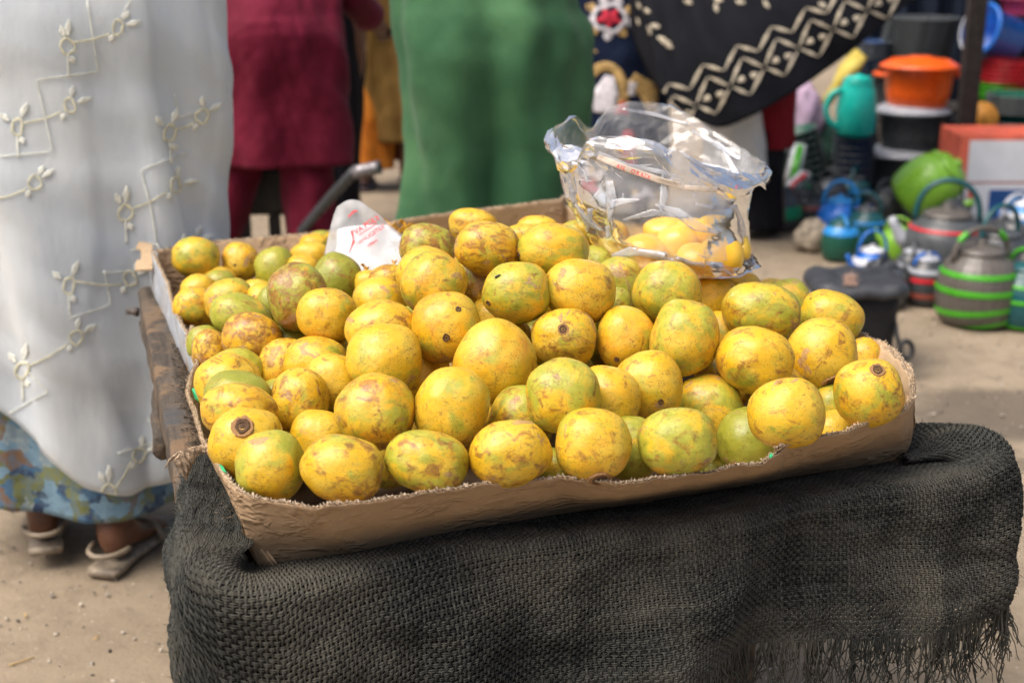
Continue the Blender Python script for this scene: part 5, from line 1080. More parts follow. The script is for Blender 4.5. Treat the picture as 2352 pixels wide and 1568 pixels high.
# wrap: a cloth shell bulging over the bent back; q along its slanting lower border, s up from it
lowb = [(1447, 60), (1480, 140), (1515, 208), (1570, 262), (1650, 300), (1740, 262), (1850, 195), (1960, 115), (2030, 55), (2085, 8), (2170, -60)]
upb = [(1442, -200), (1462, -190), (1490, -180), (1530, -170), (1600, -165), (1700, -160), (1800, -160), (1900, -160), (1980, -160), (2060, -160), (2150, -160)]
NQ, NS = 130, 50
lb = np.array(lowb, float); ub = np.array(upb, float); qa = np.linspace(0, 1, NQ); ka = np.linspace(0, 1, len(lb))
lu = smooth1(np.interp(qa, ka, lb[:, 0]), 4); lv = smooth1(np.interp(qa, ka, lb[:, 1]), 4); uu = np.interp(qa, ka, ub[:, 0]); uv = np.interp(qa, ka, ub[:, 1])
V = []
for i in range(NS):
    s = i / (NS - 1)
    for j in range(NQ):
        q = qa[j]; u = lu[j] * (1 - s) + uu[j] * s; v = lv[j] * (1 - s) + uv[j] * s
        t = 5.72 + .30 * (2 * q - 1) ** 2 * 1.2 + .26 * (s - .35) ** 2 + .016 * math.sin(q * 22 + s * 4) * (1 - s * .3) + .01 * math.sin(q * 50 + s * 9)
        V.append(P(u, v, t))
f = grid_faces(NS, NQ)
wr = link("black_wrap", mesh(V, f), m_cloth("black wrapper cloth", (.005, .006, .009), (.010, .011, .015), .8, 5, 500, sheen=0), Bw); solid(wr, .006, 0)
kb = BVHTree.FromPolygons(V, f)
# closing far side of the wrap so that it has a body from the side
Vb = [p + Vector((0, .42 * math.sin(math.pi * (k % NQ) / (NQ - 1)) ** .5 + .0, 0)) for k, p in enumerate(V)]
o = link("wrap_back", mesh(Vb, f), M_BLK, Bw); solid(o, .006, 0)
M_CREAM = simple("cream batik print", (.50, .44, .33), .75, .2, 60)
items = []
bx0, by0, bx1, by1 = 1599., 243., 1996., 23.; dx = bx1 - bx0; dy = by1 - by0; LL = math.hypot(dx, dy); ux, uy = dx / LL, dy / LL; px, py = uy, -ux
if py > 0: px, py = -px, -py
def bp_(a, b): return (bx0 + ux * a + px * b, by0 + uy * a + py * b)
per = 90.
for k in range(-2, 7):
    a0 = k * per
    def leaf(a, b, w=9.): items.append(([bp_(*a), bp_((a[0] + b[0]) / 2, (a[1] + b[1]) / 2), bp_(*b)], [2, w, 2]))
    leaf((a0 + 6, 40), (a0 + 58, 74)); leaf((a0 + 60, 74), (a0 + per + 4, 40))
    leaf((a0 + 3, 4), (a0 + 54, 44)); leaf((a0 + 57, 44), (a0 + per - 3, 4))
    leaf((a0 + 4, -3), (a0 + 30, -38)); leaf((a0 + 33, -38), (a0 + per - 4, -3))
    for (aa, bb) in ((a0 + 29, 2), (a0 + 62, -3)):
        items.append(([bp_(aa - 9, bb), bp_(aa + (3 if aa - a0 < 40 else -3), bb), bp_(aa + 9, bb)], [3 if aa - a0 < 40 else 10, 15, 10 if aa - a0 < 40 else 3]))
for (u, v, a) in ((1483, 25, .3), (1490, 70, 1.2), (1520, 90, .4), (1462, 48, 1.), (1535, 105, .5), (1580, 5, .3), (1645, 18, 1.4), (1650, 0, .2), (1890, 12, .5), (1470, 15, .8), (1530, 98, .1), (1700, 5, .2), (1760, 10, 1.), (1505, 60, .2)):
    items.append(([(u - 11 * math.cos(a), v - 11 * math.sin(a)), (u, v), (u + 11 * math.cos(a), v + 11 * math.sin(a))], [3, 12, 3]))
strips("border_print", kb, items, M_CREAM, Bw, .006, 'stuff', .001)
o = link("head_wrap", mesh(*ellip((.11, .12, .14), 5)), M_BLK, None); o.location = (c.x + .40, c.y + .08, 1.56); o.parent = Bw; o.matrix_parent_inverse = Matrix.Translation(-Vector(Bw.location))

# ================================================================== market goods on the ground
def G(u, v): return PZ(u, v, 0)
def plastic(name, col, rough=.32, var=.05): return simple(name, col, rough, var, 14, .03, .5)
MB = dict(grey=plastic("grey plastic", (.065, .072, .076)), dgrey=plastic("dark grey plastic", (.045, .05, .055)), taupe=plastic("taupe plastic", (.10, .09, .078)), lgrey=plastic("light grey plastic", (.36, .38, .42)),
    blue=plastic("bright blue plastic", (.01, .13, .52)), sky=plastic("mid blue plastic", (.02, .22, .55)), navy=plastic("navy plastic", (.008, .035, .12)), teal=plastic("dark teal plastic", (.008, .075, .085)), turq=plastic("turquoise plastic", (.01, .50, .42)),
    orange=plastic("orange plastic", (.82, .11, .008)), lime=plastic("lime plastic", (.06, .34, .015)), leaf=plastic("leaf green plastic", (.17, .38, .03)), green=plastic("green plastic", (.01, .22, .10)), dgreen=plastic("bottle green plastic", (.006, .07, .045)),
    black=plastic("black plastic", (.012, .013, .015), .45), red=plastic("red plastic", (.50, .02, .03)), coral=plastic("dusty red plastic", (.30, .07, .05)), amber=plastic("amber plastic", (.62, .24, .015)), white=plastic("white plastic", (.62, .64, .68)), yellow=plastic("yellow cloth", (.55, .45, .10), .8), lilac=plastic("lilac cloth", (.40, .28, .42), .8), pink=plastic("pink plastic", (.5, .06, .15)))
KP = [(.70, 0), (.86, .03), (.95, .12), (1., .30), (1., .42), (.96, .56), (.86, .68), (.70, .77), (.60, .80), (.58, .84)]
def kettle(u, v, w, body, lid, handle, label, stripes=(), spout=None, rib=0, hh=.42, turn=0., hs=1.0, tilt=None, z=0., grp="plastic kettles spread on the ground", thin=1.0):
    g = G(u, v); s = w * depth(g) / F / 2; g.z = z; Hh = s * 1.05 * hs
    k = empty("kettle", g, label, "kettle", grp)
    def put(name, V, f, m, parent=k):
        M_ = Matrix.Translation(g) @ Matrix.Rotation(turn, 4, 'Z') @ (tilt if tilt is not None else Matrix())
        o = link(name, mesh(xf(V, M_), f), m, None); o.parent = k; o.matrix_parent_inverse = Matrix.Translation(-g); return o
    def prof(z_): return float(np.interp(z_, [p[1] for p in KP], [p[0] for p in KP]))
    V, f = lathe([(p[0] * s, p[1] * Hh * 2) for p in KP], 72 if rib else 44, rib, .012 if rib else 0); put("body", V, f, MB[body])
    for (z0, z1, mcol, slant) in stripes:
        VV = []; n = 64
        for i in range(5):
            for j in range(n):
                a = 2 * math.pi * j / n; zz = z0 + (z1 - z0) * i / 4 + slant * math.cos(a + .6); zz = min(max(zz, .01), .8); r = prof(zz) * s * (1.012 + .008 * math.sin(math.pi * i / 4)) + .0015
                VV.append((r * math.cos(a), r * math.sin(a), zz * Hh * 2))
        put("stripe", VV, grid_faces(5, n, True), MB[mcol])
    V, f = lathe([(.60 * s, .835 * Hh * 2), (.60 * s, .86 * Hh * 2), (.48 * s, .90 * Hh * 2), (.16 * s, .93 * Hh * 2), (.12 * s, .95 * Hh * 2), (.15 * s, .985 * Hh * 2), (.05 * s, 1.0 * Hh * 2)], 32); put("lid", V, f, MB[lid])
    pts = [(math.cos(a) * s * .74, 0, Hh * 2 * .74 + math.sin(a) ** .75 * s * 2 * hh) for a in np.linspace(.0, math.pi, 22)]
    V, f = tube(pts, .075 * s * 1.15 * thin, 10, flat=.8); put("handle", V, f, MB[handle])
    sp_ = spout or body
    pts = [(s * .80, 0, Hh * .75), (s * 1.06, 0, Hh * 1.0), (s * 1.22, 0, Hh * 1.35), (s * 1.30, 0, Hh * 1.55)]
    V, f = tube(pts, [.24 * s, .17 * s, .11 * s, .10 * s], 14); put("spout", V, f, MB[sp_])
    return k
kettle(2238, 738, 186, 'taupe', 'taupe', 'taupe', "largest taupe ribbed kettle with bright lime hoops, nearest in the open", ((.60, .66, 'lime', 0), (.40, .47, 'lime', .0), (.17, .24, 'lime', .05), (.0, .06, 'lime', .09)), 'taupe', 48, .40, R(15))
kb_ = [o for o in COL.objects if o.get('label', '').startswith('largest taupe')][0]; g_ = Vector(kb_.location); s_k = 186 * depth(g_) / F / 2; H_k = s_k * 1.05
for a0 in (.55, 2.2):
    pts = [(math.cos(a) * s_k * .74, 0, H_k * 2 * .74 + math.sin(a) ** .75 * s_k * 2 * .40) for a in np.linspace(a0, a0 + .4, 6)]
    V, f = tube(pts, .094 * s_k, 10, flat=.85); link("handle_band", mesh(xf(V, Matrix.Translation(g_) @ Matrix.Rotation(R(15), 4, 'Z')), f), MB['lime'], kb_)
kettle(2350, 745, 150, 'teal', 'teal', 'lime', "dark teal kettle with lime hoops cut off by the right edge", ((.40, .46, 'lime', 0), (.62, .67, 'lime', 0), (.05, .10, 'lime', .03)), 'teal', 48, .4, R(120))
kettle(2122, 695, 92, 'dgrey', 'lgrey', 'blue', "narrow dark kettle with dusty red and pale bands left of the largest kettle", ((.62, .70, 'lgrey', 0), (.46, .55, 'red', 0), (.16, .26, 'coral', 0)), 'dgrey', 40, .3, R(200), 1.25)
kettle(2165, 625, 190, 'grey', 'taupe', 'teal', "wide grey kettle with a blue-grey loop handle in the middle of the kettles", ((.66, .70, 'red', 0),), 'lgrey', 0, .5, R(170), .80)
kettle(2285, 655, 160, 'dgrey', 'grey', 'teal', "grey kettle with a green-grey arched handle behind the largest one", ((.5, .58, 'grey', 0),), 'grey', 0, .5, R(30), .85)
kettle(2020, 700, 120, 'grey', 'dgrey', 'dgrey', "ribbed mid grey kettle right behind the black tote box", (), 'grey', 40, .3, R(60), .9)
kettle(1998, 655, 92, 'blue', 'white', 'blue', "small bright blue kettle with a pale band and tall loop handle", ((.55, .7, 'white', 0),), 'blue', 0, .62, R(190), 1.0)
kettle(1928, 595, 88, 'dgreen', 'teal', 'sky', "bottle green kettle with a blue neck beside the stone", ((.6, .78, 'sky', 0),), 'dgreen', 0, .3, R(100), 1.1)
kettle(1925, 548, 104, 'blue', 'sky', 'sky', "bright blue kettle with a thick arched handle right of the green-banded one", ((.2, .26, 'sky', 0),), 'blue', 0, .55, R(350), .95, thin=1.3)
kettle(1985, 560, 90, 'teal', 'grey', 'teal', "dark teal kettle with a teal handle between the blue one and the lime one", ((.55, .62, 'sky', 0),), 'sky', 0, .55, R(160), 1.)
kettle(1780, 524, 118, 'dgrey', 'dgrey', 'dgreen', "squat dark grey kettle with a broad green band at the left of the goods", ((.28, .55, 'green', .02),), 'green', 0, .16, R(80), .88)
kettle(1858, 515, 84, 'dgrey', 'black', 'grey', "small dark kettle with a dusty red band next to the green-banded one", ((.5, .62, 'coral', 0),), 'dgrey', 0, .45, R(200), .9)
kettle(2345, 560, 90, 'sky', 'white', 'sky', "blue and white kettle at the right edge beside the cartons", ((.3, .5, 'white', 0), (.6, .7, 'white', 0)), 'blue', 0, .3, R(150), 1.15)
kettle(2060, 590, 84, 'leaf', 'leaf', 'leaf', "small leaf green kettle under the tipped one", (), 'leaf', 0, .4, R(150), .9)
kettle(2088, 522, 138, 'leaf', 'leaf', 'leaf', "leaf green kettle tipped on its side on top of the others", (), 'leaf', 0, .12, R(-30), 1.05, tilt=Matrix.Translation((-.02, 0, .12)) @ Matrix.Rotation(R(48), 4, 'Y'))
for (a_, b_, c_, d_, e_, f_, g_, h_, i_) in ((1842, 500, 78, 'dgrey', 'black', 'grey', 'coral', 'dark kettle with a thin red band furthest back beside the brushes', 30), (1905, 478, 80, 'dgrey', 'dgrey', 'grey', 'grey', 'plain dark grey kettle behind the bright blue one', 140), (1960, 470, 76, 'teal', 'dgrey', 'teal', 'sky', 'dark teal kettle in the back row in front of the navy cups', 60),
                (2035, 505, 84, 'dgrey', 'grey', 'dgrey', 'grey', 'dark kettle tucked left of the tipped leaf green one', 200), (2175, 535, 96, 'dgrey', 'grey', 'grey', 'blue', 'dark kettle with a blue band in front of the lower carton', 20), (2095, 640, 80, 'grey', 'lgrey', 'grey', 'lgrey', 'small grey kettle between the wide grey one and the black box', 250)):
    kettle(a_, b_, c_, d_, e_, f_, h_, ((.45, .55, g_, 0),), d_, 0, .42, R(i_), .9)
for q_ in (-1, 1):
    pass
kettle(2330, 560, 120, 'dgrey', 'grey', 'lgrey', "dark kettle with a long pale handle in front of the blue-sided box", (), 'grey', 0, .5, R(200), .6)
def pot(u, vb, w, hpx, body, lid, label, z=None, ears=True, grp=None, lidm=.25):
    g = G(u, 445) if z is not None else G(u, vb); t = 7.2 if z is not None else depth(g); s = w * t / F / 2; hh = hpx * t / F; base = Vector((P(u, vb, t).x, g.y, z if z is not None else 0))
    k = empty("lidded_pot", base, label, "pot", grp)
    V, f = lathe([(.72 * s, 0), (.80 * s, .01), (.90 * s, hh * .35), (.95 * s, hh * .8), (1.0 * s, hh * .81), (1.0 * s, hh * .84)], 44); o = link("pot_body", mesh(xf(V, Matrix.Translation(base)), f), MB[body], k)
    V, f = lathe([(1.10 * s, hh * .82), (1.12 * s, hh * .85), (.98 * s, hh * .90), (.80 * s, hh * .97), (.35 * s, hh * 1.0), (.3 * s, hh * 1.03), (.02, hh * 1.03)], 44); link("lid", mesh(xf(V, Matrix.Translation(base)), f), MB[lid], k)
    if ears:
        for q in (-1, 1):
            pts = [(q * (s * .95 + math.sin(a) * .05), math.cos(a) * .055, hh * .68) for a in np.linspace(0, math.pi, 12)]; V, f = tube(pts, .011, 8); link("handle", mesh(xf(V, Matrix.Translation(base)), f), MB[body], k)
    return k
pot(2070, 0, 158, 112, 'grey', 'lgrey', "bottom grey pot with a light grey lid in the lidded pot stack", z=.0, grp="stack of lidded pots")
pot(2085, 0, 158, 112, 'grey', 'lgrey', "middle grey pot with a pale lid, under the orange one", z=.215, grp="stack of lidded pots")
pot(2095, 0, 160, 112, 'orange', 'orange', "bright orange lidded pot on top of the stack", z=.435, grp="stack of lidded pots")
# jug, cups, basins
g = P(1963, 310, 7.0); jz = g.z
k = empty("jug", g, "turquoise plastic jug with a big side handle left of the orange pot", "jug")
s = 44 * 7.0 / F; hh = 125 * 7. / F
V, f = lathe([(.85 * s, 0), (1.0 * s, .02), (1.05 * s, hh * .5), (.9 * s, hh * .85), (.75 * s, hh * .95), (.8 * s, hh)], 32); link("jug_body", mesh(xf(V, Matrix.Translation(g)), f), MB['turq'], k)
V, f = tube([(g.x - s * .9 - math.sin(a) * .07, g.y - .03, g.z + hh * .5 - math.cos(a) * hh * .33) for a in np.linspace(0, math.pi, 12)], .014, 8); link("handle", mesh(V, f), MB['turq'], k)
V, f = lathe([(.7 * s, hh), (.6 * s, hh * 1.06), (.2 * s, hh * 1.08), (.02 * s, hh * 1.12)], 24); link("lid", mesh(xf(V, Matrix.Translation(g)), f), MB['turq'], k)
M_RIM = simple('pale stack rim', (.10, .115, .12), .5, .2, 40)  # rims paler than the walls, so each one in a stack shows
ORD = 'second third fourth fifth sixth seventh eighth ninth tenth eleventh twelfth thirteenth fourteenth fifteenth sixteenth'.split()
def nest(name, base, n, r0, r1, hgt, step, mcol, label, cat, grp, lean=(0, 0), labf=None, rot=None):
    V, f = lathe([(.02, .003), (r0, .0), (r0 * 1.01, .003), (r1, hgt - .006), (r1 * 1.05, hgt - .006), (r1 * 1.05, hgt), (r1 * .97, hgt), (r0 * .96, .006), (.02, .006)], 36, cap=False)
    me = mesh(V, f); me.materials.append(MB[mcol]); me.materials.append(M_RIM); me.polygons.foreach_set("use_smooth", [True] * len(me.polygons))
    if mcol in ('dgrey', 'navy', 'dgreen'): me.polygons.foreach_set('material_index', [1 if p.center.z > hgt - .0065 and p.center.xy.length > r1 * .93 else 0 for p in me.polygons])
    for i in range(n):
        o = bpy.data.objects.new(name, me); COL.objects.link(o); o.location = Vector(base) + Vector((lean[0] * i, lean[1] * i, step * i))
        if rot: o.rotation_euler = rot
        k_ = n - 1 - i; pos = 'topmost' if k_ == 0 else ('lowest' if i == 0 else ORD[k_ - 1] + ' from the top')
        lb_ = label.replace(' in the ', ', ' + pos + ' in the ', 1)
        tag(o, lb_, cat, grp)
c = P(1958, 398, 7.1); nest("cup", (c.x, c.y, 0.0), 9, .085, .10, .10, .034, 'navy', "navy cup in the stack under the turquoise jug", "cup", "navy cups stacked under the jug")
c = P(2078, 150, 7.9); nest("basin", (c.x, c.y, c.z - .28), 16, .14, .19, .09, .030, 'dgrey', "black basin in the tall stack behind the orange pot", "basin", "black basins in a tall stack", lean=(.0055, 0))
c = P(2000, 120, 7.8); nest("bowl", (c.x, c.y, c.z - .06), 5, .085, .10, .04, .020, 'navy', "navy bowl in the stack left of the tall black basins", "bowl", "navy bowls stacked behind the wrap")
c = P(1860, 405, 7.2); nest("basket", (c.x, c.y, 0), 7, .09, .12, .12, .035, 'dgreen', "dark green basket in the leaning stack left of the navy cups", "basket", "dark green baskets", lean=(-.012, 0), rot=(0, R(-14), 0))
# stand behind with stacked basins on the right
M_RACK = simple("dark stall wood", (.014, .011, .010), .9, .3, 30, .3)
c0 = G(2270, 470)
def shelf(name, cx, cy, z, wx, wy, label):
    k = empty(name, (cx, cy, 0), label, "crate"); 
    for dx in (-.42, .42):
        for dy in (-.4, .4):
            link("leg", mesh(*box((cx + dx * wx, cy + dy * wy, z / 2 - .012), (.03, .03, z - .024))), M_RACK, k, smooth=False)
    link("table_top", mesh(*box((cx, cy, z - .012), (wx, wy, .024))), M_RACK, k, smooth=False); return k
c = P(2330, 345, 7.1); shelf("display_table", c.x + .08, c.y + .1, c.z, .62, .4, "low dark stand holding basins behind the white cartons")
zt = c.z
nest("basin", (c.x - .0 + .03, c.y + .1, zt), 5, .12, .155, .07, .016, 'navy', "dark navy basin in the low stack on the stand", "basin", "navy basins on the stand")
nest("basin", (c.x + .03, c.y + .1, zt + .115), 6, .11, .15, .07, .016, 'dgreen', "bottle green basin in the stack above the navy ones", "basin", "bottle green basins on the stand")
c2 = P(2258, 305, 7.0); k = tag(link("orange_sack", mesh(xf(*[ellip((.085, .07, .085), 9)[0], ], M=Matrix()) if False else [v + Vector((c2.x, c2.y + .05, c2.z + .06)) for v in ellip((.085, .07, .085), 9)[0]], ellip((.085, .07, .085), 9)[1]), simple("amber net bag", (.62, .27, .03), .5, .3, 60, .6)), "round amber net bag of small things beside the dark post", "bag")
c = P(2300, 240, 7.6); shelf("display_table", c.x + .05, c.y, c.z - .002, .7, .34, "taller dark stand holding red and lime basins at the right edge")
nest("basin", (c.x, c.y, c.z), 4, .11, .125, .05, .022, 'lime', "lime green basin in the stack below the red ones", "basin", "lime green basins at the right")
nest("basin", (c.x + .01, c.y, c.z + .085), 5, .12, .135, .05, .024, 'red', "red basin in the stack at the upper right", "basin", "red basins at the upper right")
c = P(2292, 78, 7.5)
bm_o = empty("blue_bucket", c, "bright blue bucket lying tipped on the red basins by the post", "bucket")
V, f = lathe([(.09, -.12), (.10, -.115), (.125, .10), (.14, .10), (.142, .115), (.12, .115), (.094, -.1), (.02, -.1)], 40, cap=False); M_ = Matrix.Translation(c) @ Matrix.Rotation(R(-74), 4, 'Y') @ Matrix.Rotation(R(20), 4, 'X')
link("bucket_shell", mesh(xf(V, M_), f), MB['blue'], bm_o)
V, f = tube([(math.cos(a) * .14, math.sin(a) * .14, .11 + .02) for a in np.linspace(0, math.pi, 14)], .004, 6); link("bail", mesh(xf(V, M_), f), MB['white'], bm_o)
c = P(2345, 12, 7.6); nest("basket", (c.x, c.y, c.z - .05), 3, .08, .11, .09, .03, 'pink', "pink basket in the small pile at the top right corner", "basket", "pink baskets at the top right")
# post
c = P(2216, 315, 6.9); c.z = 0
V, f = box((c.x, c.y, 1.2), (.085, .07, 2.4)); me = bevel(mesh(V, f), .008); tag(link("dark_post", me, M_RACK, smooth=False), "tall dark square post rising between the orange pot and the red basins", "post")
# cartons on the ground at right
def carton_box(u, v, wpx, z0, hpx, dpt, label, fm, dec):
    g = G(u, v); t = depth(g); w = wpx * t / F; h = hpx * t / F / .95; g.z = z0; k = empty("goods_carton", g + Vector((w / 2, dpt / 2, 0)), label, "carton")
    me = bevel(mesh(*box((g.x + w / 2, g.y + dpt / 2, z0 + h / 2), (w, dpt, h))), .003); link("carton_body", me, fm, k, smooth=False)
    for (x0, x1, y0, y1, mm) in dec:
        link("printed_panel", mesh(*box((g.x + w * (x0 + x1) / 2, g.y - .001, z0 + h * (y0 + y1) / 2), (w * (x1 - x0), .003, h * (y1 - y0)))), mm, k, smooth=False)
    return h
M_PWH = simple("glossy white print", (.62, .65, .70), .4, .03, 10); M_PRD = simple("coral red print", (.62, .12, .07), .45, .1, 10); M_PBL = simple("deep blue print", (.01, .07, .25), .45, .1, 10); M_PCY = simple("cyan print", (.05, .45, .6), .45)
h1 = carton_box(2186, 508, 190, 0, 82, .3, "lower carton, white left half and deep blue right half with a red mark", M_PWH, ((.42, .98, .05, .85, M_PBL), (.16, .27, .62, .82, M_PRD), (.16, .25, .42, .58, M_PCY), (.03, .12, .8, .95, M_BLK)))
carton_box(2190, 508, 230, h1 + .002, 104, .32, "upper white carton with a coral red border lying on the blue one", M_PRD, ((.09, .99, .04, .90, M_PWH),))
# dark groundsheet added to stand for the shade between the wares
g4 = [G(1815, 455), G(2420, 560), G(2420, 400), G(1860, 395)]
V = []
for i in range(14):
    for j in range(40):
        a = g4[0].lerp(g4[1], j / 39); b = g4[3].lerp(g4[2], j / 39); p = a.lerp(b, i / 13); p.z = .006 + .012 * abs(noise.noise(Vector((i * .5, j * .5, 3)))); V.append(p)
tag(link("shadesheet", mesh(V, grid_faces(14, 40)), m_cloth("dark plastic groundsheet", (.010, .014, .018), (.022, .03, .038), .6, 4)), "dark groundsheet added as shade between the pots and cartons on the right", "shadesheet")
# stone, jute bundle, brushes, lilac and yellow cloths
def lump(name, c, ax, mat, label, cat, seed, amp=.18, fr=1.6):
    V, f = ellip((1, 1, 1), seed, 36, 24); V = [Vector((v.x * ax[0], v.y * ax[1], v.z * ax[2])) * (1 + amp * noise.noise(v * fr + Vector((seed, 0, 0))) + amp * .4 * noise.noise(v * fr * 3)) + Vector(c) for v in V]
    return tag(link(name, mesh(V, f), mat), label, cat)
g = G(1873, 580); lump("stone", (g.x, g.y + .04, .055), (.085, .07, .075), simple("tan rough stone", (.26, .22, .165), .95, .25, 40, .8), "tan rough stone lying on the earth left of the bottle green kettle", "stone", 4)
g = P(2168, 450, 6.9); lump("jute_bundle", (g.x, g.y, .1), (.07, .07, .13), simple("jute bundle", (.22, .17, .11), .95, .3, 50, .8), "brown jute bundle between the grey pots and the cartons", "bundle", 6)
g = P(1845, 262, 7.3); lump("cloth_bundle", (g.x, g.y, g.z - .02), (.10, .09, .17), m_cloth("lilac cotton", (.36, .26, .38), (.48, .36, .48), .8, 6), "lilac cloth bundle leaning behind the brushes", "bundle", 8, .25)
g = P(1845, 380, 7.45); lump("dark_sack", (g.x, g.y, .16), (.22, .14, .2), simple("dark green sack", (.012, .05, .035), .8, .3, 20, .4), "dark green sack propping up the lilac bundle", "sack", 18, .2)
g = P(1932, 180, 7.4)
pts = [P(1975, 120, 7.3), P(1950, 155, 7.3), P(1925, 195, 7.3), P(1900, 240, 7.3)]
V, f = tube(pts, [.05, .075, .06, .03], 16, flat=.6); tag(link("yellow_cloth", mesh([v + Vector([noise.noise(v * 12 + Vector((k, 0, 0))) * .03 for k in range(3)]) for v in V], f), m_cloth("mustard yellow cloth", (.42, .33, .06), (.56, .46, .12), .8, 6)), "crumpled mustard yellow cloth hanging beside the turquoise jug", "cloth")
def brush(u0, v0, u1, v1, t, col, label):
    a = P(u0, v0, t); b = P(u1, v1, t - .1); k = empty("brush", b, label, "brush", "plastic brushes in white wrappers")
    d = (b - a); V, f = tube([a, a.lerp(b, .5), b], [.016, .022, .018], 10, flat=.6); link("brush_handle", mesh(V, f), MB[col], k)
    V, f = tube([a + Vector((.0, .02, 0)), b + Vector((0, .02, 0))], [.035, .04], 8, flat=.35); link("wrapper", mesh(V, f), MB['white'], k)
brush(1800, 325, 1765, 430, 6.95, 'orange', "orange-handled brush in a white wrapper, leftmost"); brush(1838, 335, 1820, 415, 6.95, 'lime', "lime-handled brush in a white wrapper, right of the orange one")
brush(1850, 400, 1812, 436, 6.8, 'red', "red brush lying low between the kettles and the green one"); brush(1765, 440, 1745, 458, 6.7, 'orange', "short orange brush end resting on the green-banded kettle")
lump("green_bag", tuple(P(1835, 425, 6.9)), (.06, .05, .05), MB['green'], "small green plastic bag heap below the brushes", "bag", 12, .3)
# --- black tote box with grey lid
g = G(1968, 862); bz = .0
tb = empty("tote_box", g, "black box with sagging dark grey lid and cord loop, right of the cart", "box")
wx = 205 * depth(g) / F; ttop = .30
def ring_(w, d, z, n=48, k=4.):
    return [(g.x + math.copysign(abs(math.cos(a)) ** (2 / k), math.cos(a)) * w / 2, g.y + .10 + math.copysign(abs(math.sin(a)) ** (2 / k), math.sin(a)) * d / 2, z) for a in np.linspace(0, 2 * math.pi, n, endpoint=False)]
V = []
for (w, d, z) in ((wx * .78, .17, .0), (wx * .82, .18, .01), (wx * .86, .2, .1), (wx * .90, .22, .2), (wx * .92, .23, .272)): V += ring_(w, d, z)
f = grid_faces(5, 48, True); f += [tuple(reversed(range(48))), tuple(range(192, 240))]; o = link("box_body", mesh(V, f), simple("black nylon", (.010, .011, .013), .7, .2, 60, .3), tb)
V = []
for (w, d, z) in ((wx * 1.06, .28, .255), (wx * 1.10, .30, .262), (wx * 1.08, .29, .285), (wx * .95, .24, .296), (wx * .5, .12, .288), (.01, .01, .284)): V += [(p[0], p[1], p[2] + .006 * math.sin(p[0] * 60) * (1 if z > .27 else .5)) for p in ring_(w, d, z)]
link("lid", mesh(V, grid_faces(6, 48, True)), simple("dark grey rubber lid", (.038, .042, .048), .5, .15, 20, .2), tb)
pts = [P(2052, 720, 4.42), P(2060, 770, 4.40), P(2068, 800, 4.38)] + [P(2082 + 14 * math.cos(a), 803 + 20 * math.sin(a), 4.38) for a in np.linspace(math.pi, 3.2 * math.pi, 18)]
V, f = tube(pts, .008, 8); link("cord_loop", mesh(V, f), MB['black'], tb)
V = []; Q = []; cnt = 0; c = P(1950, 650, 4.36)
for i in range(160):
    p0 = c + Vector((random.uniform(-.012, .012), random.uniform(-.02, .02), random.uniform(-.0, .01))); p1 = p0 + Vector((random.uniform(-.012, .022), random.uniform(-.03, .01), random.uniform(-.01, .03))); v, f = tube([p0, p1], [.002, .0006], 3, False); V += v; Q += [tuple(a + cnt for a in q) for q in f]; cnt += len(v)
tag(link("feather_tuft", mesh(V, Q), simple("pinkish straw", (.55, .38, .30), .8, .2, 90)), "small pinkish straw tuft lying on the dark grey lid", "tuft")
# --- black plastic chair behind the maroon person
c = P(610, 430, 5.35); ch = empty("plastic_chair", (c.x, c.y, 0), "black plastic chair standing in front of the maroon person's legs", "chair"); cx, cy = c.x, c.y
zb, zt2 = P(610, 490, 5.35).z, P(610, 368, 5.35).z
me = bevel(mesh(*box((cx, cy, (zb + zt2) / 2 + .02), (.40, .36, zt2 - zb))), .03, 3); link("seat", me, MB['black'], ch)
for dx in (-.16, -.055, .055, .16): link("slat", bevel(mesh(*box((cx + dx, cy - .16, zb / 2 + .01), (.045, .02, zb + .02))), .006), MB['black'], ch, smooth=False)
for dx in (-.18, .18): link("leg", bevel(mesh(*box((cx + dx, cy + .16, zb / 2 + .01), (.035, .035, zb + .02))), .006), MB['black'], ch, smooth=False)
link("backrest", bevel(mesh(*box((cx, cy + .2, zt2 + .12), (.38, .025, .30))), .01), MB['black'], ch, smooth=False)
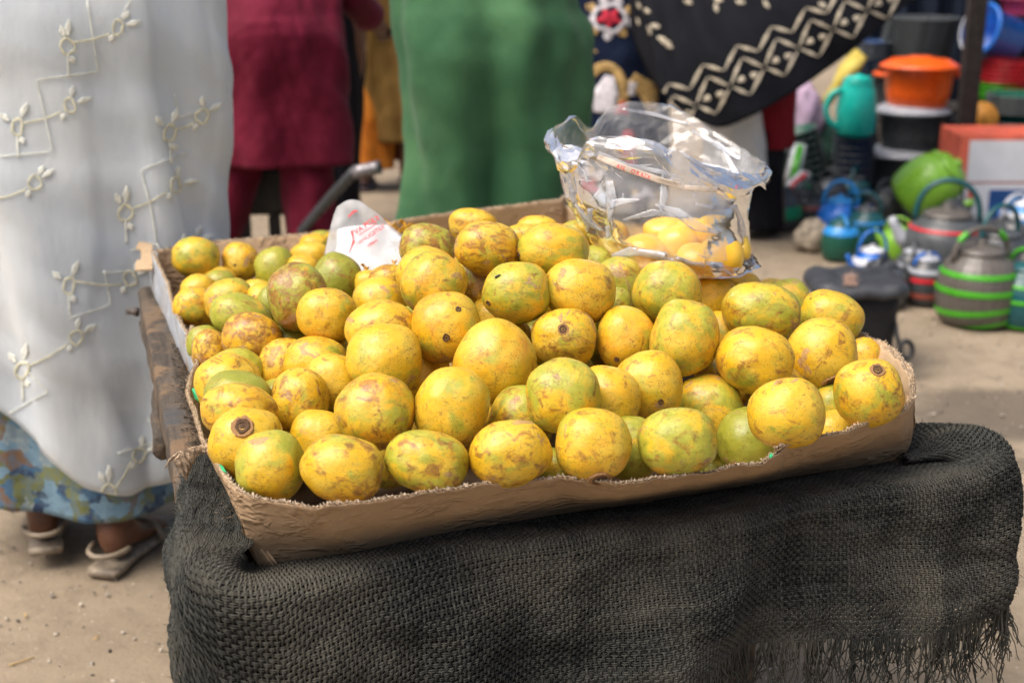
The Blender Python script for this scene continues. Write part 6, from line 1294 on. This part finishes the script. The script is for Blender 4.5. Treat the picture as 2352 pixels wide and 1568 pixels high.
# --- steel pipe handle
a = P(874, 384, 4.7); b = P(812, 396, 4.72); d_ = P(765, 446, 4.8); e_ = P(680, 545, 5.0); e2 = G(600, 745); 
hp = empty("pipe_handle", e2, "bent steel barrow handle with a bright open end between the maroon and green people", "handle")
V, f = tube([b.lerp(a, q) for q in np.linspace(0, 1, 5)], .019, 18, False); o = link("bright_end", mesh(V, f), simple("bare steel", (.22, .21, .22), .45, .25, 40, .2, metal=.6), hp); solid(o, .003)
V, f = tube([b.lerp(a, .05), b, b.lerp(d_, .3), d_, e_, e2], [.017, .018, .018, .018, .018, .018], 14); link("painted_tube", mesh(V, f), MB['dgrey'], hp)
# --- crumpled white bag on the ground below the fringe, dropped straw
g = G(2110, 1490); lump("white_scrap", (g.x + .1, g.y + .25, .02), (.09, .05, .02), simple("white wrapper", (.6, .62, .64), .5, .1, 30, .2), "crumpled white wrapper on the earth under the fringed cloth", "litter", 30, .35, 3)
for i, (u, v, L, an) in enumerate(((20, 1530, .05, .6), (60, 1420, .02, 2.), (215, 1470, .015, 1.))):
    g = G(u, v); V, f = tube([g + Vector((0, 0, .003)), g + Vector((math.cos(an) * L, math.sin(an) * L, .004))], .0015, 5); tag(link("straw", mesh(V, f), simple("dry straw", (.5, .33, .12), .8)), ("long dry straw at the bottom left corner of the ground", "short straw bit on the ground left of the cart", "tiny straw bit near the lower left of the ground")[i], "straw")
# --- far dark stall closing the view
st = empty("market_stall", (2.9, 8.6, 0), "dark cloth-hung market stall behind the plastic goods", "stall")
M_TARP = m_cloth("dark navy stall cloth", (.008, .012, .022), (.018, .026, .045), .8, 1.5)
V = []
for i in range(24):
    for j in range(120): V.append((1.95 + 2.2 * j / 119, 8.35 + .05 * math.sin(j * .7) + .02 * math.sin(j * 1.9), 2.6 * i / 23 + .0))
o = link("hanging_cloth", mesh(V, grid_faces(24, 120)), M_TARP, st); solid(o, .01)
for x in (2.6, 4.2): link("stall_pole", mesh(*box((x, 8.6, 1.35), (.06, .06, 2.7))), M_RACK, st, smooth=False)
link("stall_roof", mesh(*box((3.2, 8.9, 2.72), (2.8, 1.6, .05))), M_RACK, st, smooth=False)
